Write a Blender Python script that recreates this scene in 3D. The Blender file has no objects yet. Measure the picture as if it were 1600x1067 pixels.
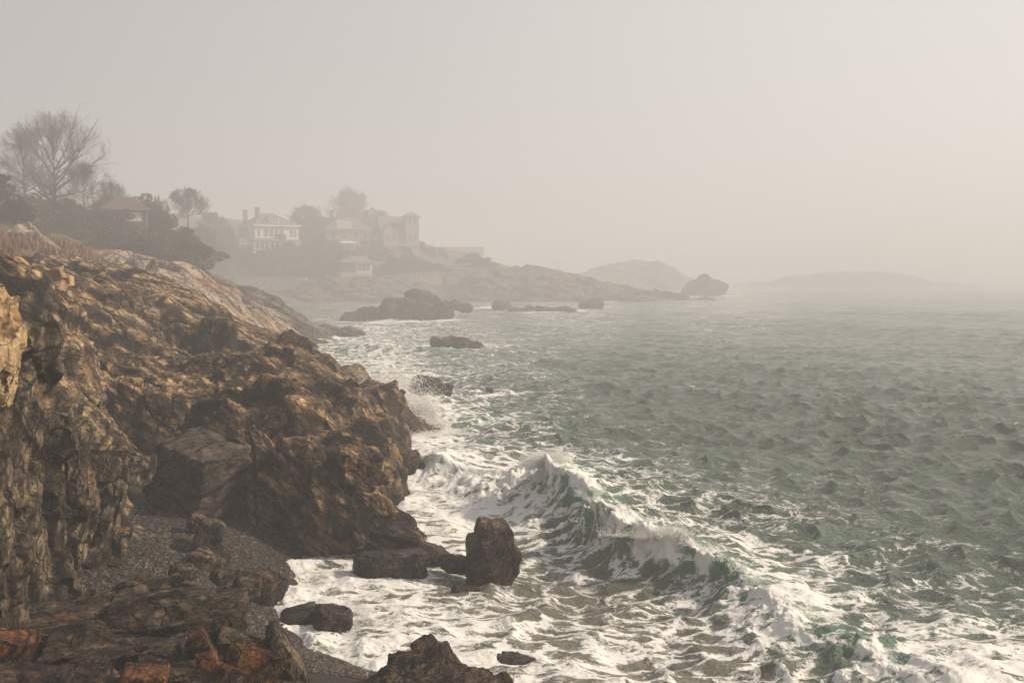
import bpy, bmesh, math, random
import numpy as np
from mathutils import Vector, Matrix
rad = math.radians
random.seed(5)
S = bpy.context.scene
COL = S.collection

# ---------------------------------------------------------------- camera
CH = 9.0; FPX = 1537.0; HORIZ = 424.0
PITCH = math.atan((533.5 - HORIZ) / FPX)
cd = bpy.data.cameras.new('camera'); cam = bpy.data.objects.new('camera', cd); COL.objects.link(cam)
cam.location = (0, 0, CH); cam.rotation_euler = (rad(90) - PITCH, 0, 0)
cd.sensor_width = 36; cd.lens = FPX / 1600 * 36; cd.clip_start = 0.1; cd.clip_end = 20000
S.camera = cam

# ---------------------------------------------------------------- light, sky, exposure
SUN_AZ = rad(88); SUN_EL = rad(37)          # azimuth clockwise from +Y (the view direction)
sundir = Vector((math.sin(SUN_AZ)*math.cos(SUN_EL), math.cos(SUN_AZ)*math.cos(SUN_EL), math.sin(SUN_EL)))
ld = bpy.data.lights.new('sun', 'SUN'); sun = bpy.data.objects.new('sun', ld); COL.objects.link(sun)
ld.energy = 5.0; ld.angle = rad(1.2); ld.color = (1.0, 0.83, 0.64)
sun.rotation_euler = sundir.to_track_quat('Z', 'Y').to_euler()
W = bpy.data.worlds.new('World'); S.world = W; W.use_nodes = True
wt = W.node_tree; wt.nodes.clear()
wo = wt.nodes.new('ShaderNodeOutputWorld'); add = wt.nodes.new('ShaderNodeAddShader')
sky = wt.nodes.new('ShaderNodeTexSky'); sky.sky_type = 'NISHITA'; sky.sun_disc = False
sky.sun_elevation = SUN_EL; sky.sun_rotation = SUN_AZ
b1 = wt.nodes.new('ShaderNodeBackground'); b1.inputs[1].default_value = 0.01
b2 = wt.nodes.new('ShaderNodeBackground'); b2.inputs[1].default_value = 0.86
wt.links.new(sky.outputs[0], b1.inputs[0])
tc = wt.nodes.new('ShaderNodeTexCoord'); vm = wt.nodes.new('ShaderNodeVectorMath'); vm.operation = 'DOT_PRODUCT'
vm.inputs[1].default_value = (math.sin(rad(60)), math.cos(rad(60)), 0.16)
wt.links.new(tc.outputs['Generated'], vm.inputs[0])
mr = wt.nodes.new('ShaderNodeMapRange'); mr.inputs[1].default_value = -1; mr.inputs[2].default_value = 1; wt.links.new(vm.outputs['Value'], mr.inputs[0])
rp = wt.nodes.new('ShaderNodeValToRGB'); wt.links.new(mr.outputs[0], rp.inputs[0])
rp.color_ramp.elements[0].position = 0.22; rp.color_ramp.elements[0].color = (0.26, 0.26, 0.265, 1)
e = rp.color_ramp.elements.new(0.52); e.color = (0.455, 0.43, 0.422, 1)
rp.color_ramp.elements[-1].position = 0.94; rp.color_ramp.elements[-1].color = (0.80, 0.755, 0.71, 1)
e = rp.color_ramp.elements.new(0.72); e.color = (0.585, 0.55, 0.532, 1)
wt.links.new(rp.outputs[0], b2.inputs[0])
wt.links.new(b1.outputs[0], add.inputs[0]); wt.links.new(b2.outputs[0], add.inputs[1]); wt.links.new(add.outputs[0], wo.inputs[0])
S.view_settings.view_transform = 'Standard'; S.view_settings.look = 'None'
S.view_settings.gamma = 1.0; S.view_settings.exposure = 0.2
S.render.engine = 'CYCLES'
S.cycles.max_bounces = 5; S.cycles.diffuse_bounces = 2; S.cycles.glossy_bounces = 2; S.cycles.volume_bounces = 1
S.cycles.transmission_bounces = 2; S.cycles.use_denoising = True; S.cycles.sample_clamp_direct = 12.0
S.cycles.sample_clamp_indirect = 4.0
HAZE_DENSITY = 0.0035

# ---------------------------------------------------------------- helpers: projection
def P(px, py, Y):
    """world point seen at photo pixel (px,py) at distance Y ahead"""
    cp, sp = math.cos(PITCH), math.sin(PITCH)
    a = (px - 800) / FPX; b = (533.5 - py) / FPX
    d = (a, cp + b * sp, -sp + b * cp); t = Y / d[1]
    return (d[0]*t, Y, CH + d[2]*t)
def G(px, py, z=0.0):
    cp, sp = math.cos(PITCH), math.sin(PITCH)
    a = (px - 800) / FPX; b = (533.5 - py) / FPX
    d = (a, cp + b * sp, -sp + b * cp); t = (z - CH) / d[2]
    return (d[0]*t, d[1]*t, z)
def to_px(x, y, z):
    cp, sp = math.cos(PITCH), math.sin(PITCH)
    zz = z - CH
    f = y*cp - zz*sp; u = y*sp + zz*cp
    f = np.maximum(f, 0.1)
    return 800 + FPX*x/f, 533.5 - FPX*u/f

# ---------------------------------------------------------------- helpers: tagging and meshes
def tag(o, label=None, cat=None, group=None, kind=None):
    if label: o['label'] = label
    if cat: o['category'] = cat
    if group: o['group'] = group
    if kind: o['kind'] = kind
    elif cat: o['kind'] = 'thing'
    return o
def empty(name, loc, rz=0, **k):
    o = bpy.data.objects.new(name, None); COL.objects.link(o); o.location = loc; o.rotation_euler = (0, 0, rz)
    o.empty_display_size = 0.5
    return tag(o, **k)
def mesh_np(name, V, F, mat, parent=None, smooth=False, attrs=None):
    """V (n,3), F (m,3|4) numpy"""
    me = bpy.data.meshes.new(name)
    V = np.ascontiguousarray(V, dtype=np.float32); F = np.ascontiguousarray(F, dtype=np.int32)
    k = F.shape[1]
    me.vertices.add(len(V)); me.vertices.foreach_set('co', V.ravel())
    me.loops.add(F.size); me.loops.foreach_set('vertex_index', F.ravel())
    me.polygons.add(len(F)); me.polygons.foreach_set('loop_start', np.arange(0, F.size, k, dtype=np.int32))
    me.update(calc_edges=True)
    me.polygons.foreach_set('use_smooth', np.full(len(F), smooth, dtype=bool))
    if attrs:
        for an, av in attrs.items():
            at = me.attributes.new(an, 'FLOAT', 'POINT'); at.data.foreach_set('value', np.asarray(av, dtype=np.float32))
    if mat: me.materials.append(mat)
    o = bpy.data.objects.new(name, me); COL.objects.link(o)
    if parent: o.parent = parent
    return o

class MB:
    """collects simple shapes into one mesh"""
    def __init__(s): s.v = []; s.f = []
    def raw(s, vs, fs):
        n = len(s.v); s.v += [tuple(v) for v in vs]; s.f += [tuple(i+n for i in f) for f in fs]; return s
    def box(s, x0, x1, y0, y1, z0, z1):
        return s.raw([(x0,y0,z0),(x1,y0,z0),(x1,y1,z0),(x0,y1,z0),(x0,y0,z1),(x1,y0,z1),(x1,y1,z1),(x0,y1,z1)],
                     [(0,3,2,1),(4,5,6,7),(0,1,5,4),(1,2,6,5),(2,3,7,6),(3,0,4,7)])
    def hip(s, x0, x1, y0, y1, z0, z1, inset=None, th=0.25):
        w = (y1-y0)/2 if inset is None else inset
        ym = (y0+y1)/2
        s.raw([(x0,y0,z0),(x1,y0,z0),(x1,y1,z0),(x0,y1,z0),(x0,y0,z0+th),(x1,y0,z0+th),(x1,y1,z0+th),(x0,y1,z0+th),
               (x0+w,ym,z1),(x1-w,ym,z1)],
              [(0,3,2,1),(0,1,5,4),(1,2,6,5),(2,3,7,6),(3,0,4,7),(4,5,9,8),(6,7,8,9),(5,6,9),(7,4,8)])
        return s
    def gable(s, x0, x1, y0, y1, z0, z1, th=0.2):
        """ridge along x"""
        ym = (y0+y1)/2
        return s.raw([(x0,y0,z0),(x1,y0,z0),(x1,y1,z0),(x0,y1,z0),(x0,ym,z1),(x1,ym,z1)],
                     [(0,3,2,1),(0,1,5,4),(2,3,4,5),(1,2,5),(3,0,4)])
    def tube(s, p, q, r0, r1, n=6):
        p = Vector(p); q = Vector(q); d = (q-p)
        if d.length < 1e-6: return s
        a = d.orthogonal().normalized(); b = d.normalized().cross(a)
        vs = []
        for c, r in ((p, r0), (q, r1)):
            for i in range(n):
                t = 2*math.pi*i/n; vs.append(c + a*math.cos(t)*r + b*math.sin(t)*r)
        fs = [(i, (i+1) % n, n+(i+1) % n, n+i) for i in range(n)] + [tuple(range(n-1, -1, -1)), tuple(range(n, 2*n))]
        return s.raw(vs, fs)
    def build(s, name, mat, parent=None, smooth=False):
        me = bpy.data.meshes.new(name); me.from_pydata(s.v, [], s.f); me.update()
        if mat: me.materials.append(mat)
        if smooth:
            me.polygons.foreach_set('use_smooth', [True]*len(me.polygons))
        o = bpy.data.objects.new(name, me); COL.objects.link(o)
        if parent: o.parent = parent
        return o

# ---------------------------------------------------------------- helpers: noise
def _h(i, j, k, seed):
    n = (i.astype(np.int64)*374761393 + j.astype(np.int64)*668265263 + k.astype(np.int64)*2147483647 + seed*1274126177) & 0xffffffff
    n = ((n ^ (n >> 13)) * 1274126177) & 0xffffffff
    n = ((n ^ (n >> 16)) * 2246822519) & 0xffffffff
    n = n ^ (n >> 15)
    return (n & 0xffffff).astype(np.float32) / 16777216.0
def vnoise(p, seed=0):
    i = np.floor(p).astype(np.int64); f = (p - i).astype(np.float32); f = f*f*(3-2*f)
    r = 0
    for dx in (0, 1):
        wx = f[:,0] if dx else 1-f[:,0]
        for dy in (0, 1):
            wy = f[:,1] if dy else 1-f[:,1]
            for dz in (0, 1):
                wz = f[:,2] if dz else 1-f[:,2]
                r = r + wx*wy*wz*_h(i[:,0]+dx, i[:,1]+dy, i[:,2]+dz, seed)
    return r*2-1
def fbm(p, oct=4, seed=0, gain=.5, ridge=False):
    a = 1.0; r = 0; t = 0
    for o in range(oct):
        n = vnoise(p*(2.03**o)+o*17.3, seed+o)
        if ridge: n = 1-2*np.abs(n)
        r = r+a*n; t += a; a *= gain
    return r/t
def facet(p, seed=0, tilt=1.0, square=True):
    """blocky fractured steps: random offset and tilt in each cell, with its distance to the crack"""
    q = p - 0.5; i = np.floor(q).astype(np.int64)
    n = len(p); b1 = np.full(n, 9e9, np.float32); b2 = b1.copy(); val = np.zeros(n, np.float32)
    for dx in (0, 1):
        for dy in (0, 1):
            for dz in (0, 1):
                ci, cj, ck = i[:,0]+dx, i[:,1]+dy, i[:,2]+dz
                r = [_h(ci, cj, ck, seed+s) for s in range(1, 4)]
                ox = p[:,0]-(ci+.5+(r[0]-.5)*.75); oy = p[:,1]-(cj+.5+(r[1]-.5)*.75); oz = p[:,2]-(ck+.5+(r[2]-.5)*.75)
                d = (np.maximum(np.maximum(np.abs(ox), np.abs(oy)), np.abs(oz))**2*.75+.25*(ox*ox+oy*oy+oz*oz)).astype(np.float32) if square else (ox*ox+oy*oy+oz*oz).astype(np.float32)
                t = _h(ci, cj, ck, seed+9)
                v = (t*2-1) + tilt*((r[1]*2-1)*ox + (r[2]*2-1)*oy + (r[0]*2-1)*oz)
                m = d < b1
                b2 = np.where(m, b1, np.minimum(b2, d)); val = np.where(m, v, val).astype(np.float32); b1 = np.where(m, d, b1)
    return val, np.sqrt(b2)-np.sqrt(b1)
def frame(axis, up=(0, 0, 1)):
    a = Vector(axis).normalized(); b = Vector(up).cross(a).normalized(); c = a.cross(b)
    return np.array([a, b, c], dtype=np.float32)          # rows: along, across, thickness

# ---------------------------------------------------------------- helpers: implicit surface to mesh
def nets(F, org, h):
    Sg = F < 0
    c = Sg[:-1,:-1,:-1].astype(np.int8)
    for dx in (0,1):
        for dy in (0,1):
            for dz in (0,1):
                if dx+dy+dz: c = c + Sg[dx:F.shape[0]-1+dx, dy:F.shape[1]-1+dy, dz:F.shape[2]-1+dz]
    act = (c > 0) & (c < 8)
    I = np.argwhere(act); idx = np.full(act.shape, -1, np.int32); idx[act] = np.arange(len(I))
    acc = np.zeros((len(I), 3), np.float32); cnt = np.zeros(len(I), np.float32)
    ax = [(1,0,0),(0,1,0),(0,0,1)]
    for a in range(3):
        o1, o2 = [b for b in range(3) if b != a]
        for u in (0,1):
            for v in (0,1):
                s = [0,0,0]; s[o1] = u; s[o2] = v; t = list(s); t[a] = 1
                f0 = F[I[:,0]+s[0], I[:,1]+s[1], I[:,2]+s[2]]; f1 = F[I[:,0]+t[0], I[:,1]+t[1], I[:,2]+t[2]]
                m = (f0 < 0) != (f1 < 0)
                w = np.where(m, f0/np.where(m, f0-f1, 1), 0)
                p = np.zeros((len(I), 3), np.float32); p[:,0] = s[0]; p[:,1] = s[1]; p[:,2] = s[2]; p[:,a] = w
                acc += p*m[:,None]; cnt += m
    V = (I + acc/cnt[:,None])*h + np.array(org)
    faces = []
    for a in range(3):
        o1, o2 = [(1,2),(2,0),(0,1)][a]
        sl0 = [slice(None)]*3; sl1 = [slice(None)]*3; sl0[a] = slice(0,-1); sl1[a] = slice(1,None)
        A = Sg[tuple(sl0)]; B = Sg[tuple(sl1)]
        ch = np.argwhere(A != B)
        ok = (ch[:,o1] > 0) & (ch[:,o2] > 0) & (ch[:,o1] < F.shape[o1]-1) & (ch[:,o2] < F.shape[o2]-1) & (ch[:,a] < F.shape[a]-1)
        ch = ch[ok]; ins = A[tuple(ch.T)]
        q = []
        for (u, v) in ((-1,-1),(0,-1),(0,0),(-1,0)):
            g = ch.copy(); g[:,o1] += u; g[:,o2] += v; q.append(idx[tuple(g.T)])
        q = np.stack(q, 1); q[~ins] = q[~ins][:, ::-1]
        faces.append(q)
    Fq = np.concatenate(faces); Fq = Fq[(Fq >= 0).all(1)]
    return V.astype(np.float32), Fq
def vnormals(V, F):
    n = np.cross(V[F[:,2]]-V[F[:,0]], V[F[:,3]]-V[F[:,1]]); N = np.zeros_like(V)
    for k in range(4):
        for a in range(3): N[:,a] += np.bincount(F[:,k], n[:,a], len(V))
    return N/np.maximum(np.linalg.norm(N, axis=1, keepdims=True), 1e-9)
def rbf(pts, vals):
    pts = np.asarray(pts, float); vals = np.asarray(vals, float); n = len(pts)
    D = np.linalg.norm(pts[:,None]-pts[None], axis=2)
    A = np.zeros((n+1, n+1)); A[:n,:n] = -D + np.eye(n)*1e-3; A[:n,n] = 1; A[n,:n] = 1
    w = np.linalg.solve(A, np.append(vals, 0))
    def f(X, Y):
        r = np.full(X.shape, w[n])
        for k in range(n): r -= w[k]*np.sqrt((X-pts[k,0])**2+(Y-pts[k,1])**2)
        return r
    return f

def cells(p, seed):
    """nearest jittered cell: its key and the distance to the joint"""
    q = p-0.5; i = np.floor(q).astype(np.int64); n = len(p)
    b1 = np.full(n, 9e9, np.float32); b2 = b1.copy(); key = np.zeros(n, np.int64)
    for dx in (0, 1):
        for dy in (0, 1):
            for dz in (0, 1):
                ci, cj, ck = i[:,0]+dx, i[:,1]+dy, i[:,2]+dz
                r = [_h(ci, cj, ck, seed+s) for s in range(1, 4)]
                ox = p[:,0]-(ci+.5+(r[0]-.5)*.8); oy = p[:,1]-(cj+.5+(r[1]-.5)*.8); oz = p[:,2]-(ck+.5+(r[2]-.5)*.8)
                d = (ox*ox+oy*oy+oz*oz).astype(np.float32); m = d < b1
                b2 = np.where(m, b1, np.minimum(b2, d)); key = np.where(m, ((ci & 0xffff) << 32)+((cj & 0xffff) << 16)+(ck & 0xffff), key); b1 = np.where(m, d, b1)
    return key, np.sqrt(b2)-np.sqrt(b1)
def rock_noise(V, N, scale, amp, axis, seed, stretch=(2.6, 1.0, .55), fine=1.0, warp=.18, Fq=None, rel=2.8, hv=.1):
    """joints cut the rock into flat faced blocks at four sizes; returns new V and a crack value"""
    M = frame(axis); rng = np.random.RandomState(seed)
    st = np.array(stretch, np.float32); st = st/st.prod()**(1/3)
    wv = np.stack([fbm(V/(scale*1.5)+s*31, 3, seed+s) for s in range(3)], 1)*scale*warp
    V0 = V.copy(); crack = np.full(len(V), 9., np.float32)
    for lv, (sz, k, step, snap) in enumerate(((2.2, .5, .44, .45), (1.1, .72, .26, .6), (.46, .70, .10, .6), (.18, .55, .04, .45))):
        q = (V0+wv) @ M.T
        key, c = cells(q/(scale*sz*st)+lv*7.7, seed+lv*40)
        u, inv = np.unique(key, return_inverse=True); nc = len(u)
        cnt = np.bincount(inv, minlength=nc).astype(np.float32)[:,None]
        mean = np.stack([np.bincount(inv, V[:,a], nc) for a in range(3)], 1)/cnt
        mn = np.stack([np.bincount(inv, N[:,a], nc) for a in range(3)], 1)/cnt
        ln = np.linalg.norm(mn, axis=1, keepdims=True)
        ax = mn @ M.T; w = np.abs(ax); w = w**4/np.maximum((w**4).sum(1, keepdims=True), 1e-9)
        sn = (w*np.sign(ax)) @ M
        n_ = mn/np.maximum(ln, 1e-6)*(1-snap)+sn*snap+rng.randn(nc, 3)*.13
        n_ /= np.maximum(np.linalg.norm(n_, axis=1, keepdims=True), 1e-6)
        off = (rng.rand(nc)*2-1)*step*(rel if lv < 2 else min(rel, 1.25))*amp*(fine if lv > 1 else 1)
        kk = k*np.clip((ln[:,0]-.25)/.5, 0, 1)
        D = ((V-mean[inv])*n_[inv]).sum(1)
        lim = amp*sz*.9
        D = lim*np.tanh(D/lim)
        mv = n_[inv]*(off[inv]*np.clip(ln[inv,0]*1.5, 0, 1)-kk[inv]*D)[:,None]
        V = V+mv
        V = V-N*(np.exp(-np.maximum(c, 0)/.035)*(.10, .08, .035, .0)[lv]*amp)[:,None]
        crack = np.minimum(crack, c*(1.5, 1.6, 2.2, 9)[lv]+(0, 0, .05, .2)[lv])
    E = V-V0+N*(amp*fine*(.10*fbm(V0/(scale*.22), 4, seed+7, ridge=True)+.03*fbm(V0/(scale*.07), 2, seed+8)))[:,None]
    if Fq is not None:                      # tidy the zigzag where two blocks meet, leave the flat faces alone
        cnt = np.maximum(np.bincount(Fq.ravel(), minlength=len(V)), 1)
        for it in range(2):
            fd = E[Fq].mean(1); S_ = np.zeros_like(E)
            for a in range(3): S_[:,a] = sum(np.bincount(Fq[:,k], fd[:,a], len(V)) for k in range(4))/cnt
            dv = np.linalg.norm(E-S_, axis=1)/hv
            t = np.clip((dv-.40)/.8, .08 if it == 0 else 0, .8)[:,None]
            E = E*(1-t)+S_*t
    return (V0+E).astype(np.float32), crack

def poly_sd(X, Y, poly):
    """signed distance to a polygon in plan, negative inside"""
    d = np.full(X.shape, 1e9); ins = np.zeros(X.shape, bool); n = len(poly)
    for i in range(n):
        ax, ay = poly[i]; bx, by = poly[(i+1) % n]; ex, ey = bx-ax, by-ay
        wx, wy = X-ax, Y-ay; t = np.clip((wx*ex+wy*ey)/(ex*ex+ey*ey), 0, 1)
        d = np.minimum(d, (wx-ex*t)**2+(wy-ey*t)**2)
        c = ((ay > Y) != (by > Y)) & (X < ex*(Y-ay)/(ey if ey else 1e-9)+ax); ins ^= c
    return np.sqrt(d)*np.where(ins, -1, 1)
def box_sdf(X, Y, Z, c, half, R, rnd):
    dx, dy, dz = X-c[0], Y-c[1], Z-c[2]
    a = [np.abs(R[i,0]*dx+R[i,1]*dy+R[i,2]*dz)-(half[i]-rnd) for i in range(3)]
    out = np.sqrt(sum(np.maximum(t, 0)**2 for t in a))
    return out + np.minimum(np.maximum(np.maximum(a[0], a[1]), a[2]), 0) - rnd

def outcrop(name, mat, lo, hi, h, pix=(), wpts=(), boxes=(), scale=1.5, amp=.5, axis=(1, .3, -.5), seed=1,
            stretch=(2.6, 1, .55), edge=True, fine=1.0, zlow=-1.2, poly=None, batter=.12, pnoise=.5, smooth=False, rel=3.9, parent=None, warp=.18, edge_n=7):
    nx, ny, nz = [int((hi[i]-lo[i])/h)+2 for i in range(3)]
    xs = lo[0]+np.arange(nx)*h; ys = lo[1]+np.arange(ny)*h; zs = lo[2]+np.arange(nz)*h
    XX, YY = np.meshgrid(xs, ys, indexing='ij')
    F = None
    if pix or wpts:
        pts = [P(*p) for p in pix] + list(wpts)
        if edge:
            for t in np.linspace(0, 1, edge_n):
                pts += [(lo[0]+t*(hi[0]-lo[0]), lo[1], zlow), (lo[0]+t*(hi[0]-lo[0]), hi[1], zlow),
                        (lo[0], lo[1]+t*(hi[1]-lo[1]), zlow), (hi[0], lo[1]+t*(hi[1]-lo[1]), zlow)]
        seen = {}
        for p in pts: seen[(round(p[0], 2), round(p[1], 2))] = p[2]
        f = rbf([k for k in seen], [seen[k] for k in seen])
        H = f(XX, YY)-.45*amp*(1 if rel < 3 else 1.7)
        gx, gy = np.gradient(H, h)
        sl = np.sqrt(1+np.minimum(gx**2+gy**2, 16.0))
        F = ((zs[None,None,:]-H[:,:,None])/sl[:,:,None]).astype(np.float32)
    if F is None: F = np.full((nx, ny, nz), 9.0, np.float32)
    if poly:
        sd = poly_sd(XX, YY, poly)
        pz = np.stack([XX.ravel()/2.2, YY.ravel()/2.2, np.zeros(XX.size)], 1)/max(1, scale/1.3)
        sd = sd + (pnoise*fbm(pz, 3, seed+5)+pnoise*.5*fbm(pz*3, 3, seed+6, ridge=True)).reshape(XX.shape)
        zz = zs[None,None,:]
        und = .25*pnoise*np.sin(zz*1.9/max(1, scale/1.3)+seed)
        G_ = (sd[:,:,None]+batter*np.maximum(zz, 0)+und).astype(np.float32)
        k_ = .35*scale; a_ = np.clip(.5+.5*(F-G_)/k_, 0, 1)          # rounded union of top and side
        F = G_*(1-a_)+F*a_+k_*a_*(1-a_)
    for (c, half, R, rnd) in boxes:
        rr = math.sqrt(sum(t*t for t in half))+2*h
        sl = [slice(max(0, int((c[i]-rr-lo[i])/h)), max(0, int((c[i]+rr-lo[i])/h)+1)) for i in range(3)]
        X, Y, Z = np.meshgrid(xs[sl[0]], ys[sl[1]], zs[sl[2]], indexing='ij')
        if X.size == 0: continue
        F[tuple(sl)] = np.minimum(F[tuple(sl)], box_sdf(X, Y, Z, c, half, R, rnd))
    V, Q = nets(F, lo, h)
    N = vnormals(V, Q)
    V, cr = rock_noise(V, N, scale, amp, axis, seed, stretch, fine, warp, Q, rel, h)
    o = mesh_np(name, V, Q, mat, parent, smooth=smooth, attrs={'crack': np.clip(cr*3, 0, 1)})
    me = o.data
    return o
def rotm(ax=0, ay=0, az=0):
    from mathutils import Euler
    return np.array(Euler((rad(ax), rad(ay), rad(az))).to_matrix().transposed())

# ---------------------------------------------------------------- materials
def nt(name):
    m = bpy.data.materials.new(name); m.use_nodes = True; t = m.node_tree; t.nodes.clear()
    out = t.nodes.new('ShaderNodeOutputMaterial')
    def N(kind, **kw):
        n = t.nodes.new('ShaderNode'+kind)
        for k, v in kw.items():
            if k.startswith('i_'):
                key = k[2:]; key = int(key) if key.isdigit() else key
                n.inputs[key].default_value = v
            else: setattr(n, k, v)
        return n
    return m, t, out, N
def ramp(t, N, src, stops):
    r = N('ValToRGB'); t.links.new(src, r.inputs[0]); el = r.color_ramp.elements
    el[0].position = stops[0][0]; el[0].color = (*stops[0][1], 1) if len(stops[0][1]) == 3 else stops[0][1]
    el[1].position = stops[-1][0]; el[1].color = (*stops[-1][1], 1)
    for p, c in stops[1:-1]:
        x = el.new(p); x.color = (*c, 1)
    return r.outputs[0]
def mixc(t, N, f, a, b, mode='MIX'):
    m = N('Mix', data_type='RGBA', blend_type=mode)
    for sck, v in ((m.inputs[0], f), (m.inputs[6], a), (m.inputs[7], b)):
        if isinstance(v, (int, float)): sck.default_value = v
        elif isinstance(v, tuple): sck.default_value = (*v, 1)
        else: t.links.new(v, sck)
    return m.outputs[2]
def math_(t, N, op, a, b=0.0, c=None, clamp=False):
    m = N('Math', operation=op, use_clamp=clamp)
    for i, v in enumerate((a, b) if c is None else (a, b, c)):
        if isinstance(v, (int, float)): m.inputs[i].default_value = v
        else: t.links.new(v, m.inputs[i])
    return m.outputs[0]
def sstep(t, N, x, a, b):
    m = N('MapRange', interpolation_type='SMOOTHSTEP'); m.inputs[1].default_value = a; m.inputs[2].default_value = b
    t.links.new(x, m.inputs[0]); return m.outputs[0]

def rock_mat(name, dark, mid, light, ochre=(.34,.17,.06), ochre_amt=.3, wet=1.2, axis=(1,.3,-.5), sc=1.0, bump=1.0,
             rough=.75, pale=(.42,.36,.28), pale_amt=.15):
    m, t, out, N = nt(name); L = t.links.new
    geo = N('NewGeometry')
    rot = Vector(axis).normalized().to_track_quat('X', 'Z').inverted().to_euler()
    mp = N('Mapping'); mp.vector_type = 'POINT'; mp.inputs['Rotation'].default_value = rot
    L(geo.outputs['Position'], mp.inputs[0])
    st = N('Mapping'); st.inputs['Scale'].default_value = (.7, 1, 1.5); L(mp.outputs[0], st.inputs[0])
    st2 = N('Mapping'); st2.inputs['Scale'].default_value = (.75, 1, 2.3); L(mp.outputs[0], st2.inputs[0])
    n1 = N('TexNoise', i_Scale=1.1/sc, i_Detail=10.0, i_Roughness=.68, i_Distortion=.1); L(st.outputs[0], n1.inputs[0])
    n2 = N('TexNoise', i_Scale=2.2/sc, i_Detail=10.0, i_Roughness=.72, i_Distortion=.15); L(st2.outputs[0], n2.inputs[0])
    n3 = N('TexNoise', i_Scale=.45/sc, i_Detail=6.0, i_Roughness=.6); L(geo.outputs['Position'], n3.inputs[0])
    n4 = N('TexNoise', i_Scale=9.0/sc, i_Detail=6.0, i_Roughness=.7); L(geo.outputs['Position'], n4.inputs[0])
    s = math_(t, N, 'MULTIPLY_ADD', n2.outputs[0], .45, math_(t, N, 'MULTIPLY', n1.outputs[0], .55))
    col = ramp(t, N, s, [(.36, dark), (.49, mid), (.60, light), (.72, pale)])
    # ochre / iron stain patches
    om = sstep(t, N, math_(t, N, 'ADD', n3.outputs[0], math_(t, N, 'MULTIPLY', n4.outputs[0], .25)), .78-.32*ochre_amt, .9-.25*ochre_amt)
    col = mixc(t, N, math_(t, N, 'MULTIPLY', om, .8), col, mixc(t, N, n1.outputs[0], ochre, tuple(c*.55 for c in ochre)))
    # pale lichen
    n5 = N('TexNoise', i_Scale=2.3/sc, i_Detail=7.0, i_Roughness=.75); n5.noise_dimensions = '4D'; n5.inputs['W'].default_value = 4.2
    L(geo.outputs['Position'], n5.inputs['Vector'])
    lm = sstep(t, N, n5.outputs[0], .70-.25*pale_amt, .80-.2*pale_amt)
    col = mixc(t, N, math_(t, N, 'MULTIPLY', lm, .55), col, pale)
    # grain
    col = mixc(t, N, .55, col, ramp(t, N, n4.outputs[0], [(.3, (.25,.24,.23)), (.7, (.8,.8,.8))]), 'OVERLAY')
    jn = N('VectorMath', operation='MULTIPLY_ADD'); jn.inputs[1].default_value = (.28,.28,.28); L(n3.outputs['Color'], jn.inputs[0]); L(st.outputs[0], jn.inputs[2])
    va = N('TexVoronoi', feature='DISTANCE_TO_EDGE', i_Scale=1.3/sc, i_Randomness=.9); L(jn.outputs[0], va.inputs['Vector'])
    vb = N('TexVoronoi', feature='DISTANCE_TO_EDGE', i_Scale=3.9/sc, i_Randomness=.9); L(jn.outputs[0], vb.inputs['Vector'])
    ja = sstep(t, N, va.outputs['Distance'], .0, .045); jb = sstep(t, N, vb.outputs['Distance'], .0, .06)
    gate = sstep(t, N, n1.outputs[0], .40, .58)
    jb = math_(t, N, 'MAXIMUM', jb, gate)
    jj = math_(t, N, 'MULTIPLY', ja, math_(t, N, 'MULTIPLY_ADD', jb, .7, .3))
    col = mixc(t, N, math_(t, N, 'MULTIPLY', math_(t, N, 'SUBTRACT', 1.0, jj), .75), col, tuple(c*.35 for c in dark))
    cr = N('Attribute', attribute_name='crack')
    cm = sstep(t, N, cr.outputs['Fac'], .0, .22)
    col = mixc(t, N, math_(t, N, 'SUBTRACT', 1.0, cm), col, tuple(c*.45 for c in dark))
    # wet dark band near the water
    sx = N('SeparateXYZ'); L(geo.outputs['Position'], sx.inputs[0])
    wz = math_(t, N, 'MULTIPLY_ADD', n3.outputs[0], 1.6, math_(t, N, 'SUBTRACT', sx.outputs[2], wet+.8))
    wm = math_(t, N, 'SUBTRACT', 1.0, sstep(t, N, wz, -.35, .35))
    col = mixc(t, N, math_(t, N, 'MULTIPLY', wm, .72), col, mixc(t, N, 1.0, col, (.42,.38,.36), 'MULTIPLY'))
    rg = math_(t, N, 'MULTIPLY_ADD', wm, -.42, rough)
    # bump
    vo = N('TexVoronoi', feature='DISTANCE_TO_EDGE', i_Scale=1.5/sc); 
    wv = N('VectorMath', operation='MULTIPLY_ADD'); wv.inputs[1].default_value = (.5,.5,.5)
    L(n2.outputs['Color'], wv.inputs[0]); L(st.outputs[0], wv.inputs[2]); L(wv.outputs[0], vo.inputs['Vector'])
    ve = sstep(t, N, vo.outputs['Distance'], 0, .09)
    n6 = N('TexNoise', i_Scale=26.0/sc, i_Detail=4.0, i_Roughness=.7); L(st.outputs[0], n6.inputs[0])
    vo2 = N('TexVoronoi', feature='F1', i_Scale=4.5/sc); L(wv.outputs[0], vo2.inputs['Vector'])
    hgt = math_(t, N, 'MULTIPLY_ADD', n2.outputs[0], .55, math_(t, N, 'MULTIPLY', ve, .20))
    hgt = math_(t, N, 'MULTIPLY_ADD', n1.outputs[0], .35, hgt)
    hgt = math_(t, N, 'MULTIPLY_ADD', vo2.outputs['Distance'], .22, hgt)
    hgt = math_(t, N, 'MULTIPLY_ADD', n4.outputs[0], .20, hgt)
    hgt = math_(t, N, 'MULTIPLY_ADD', n6.outputs[0], .08, hgt)
    hgt = math_(t, N, 'MULTIPLY_ADD', jj, .30, hgt)
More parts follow.
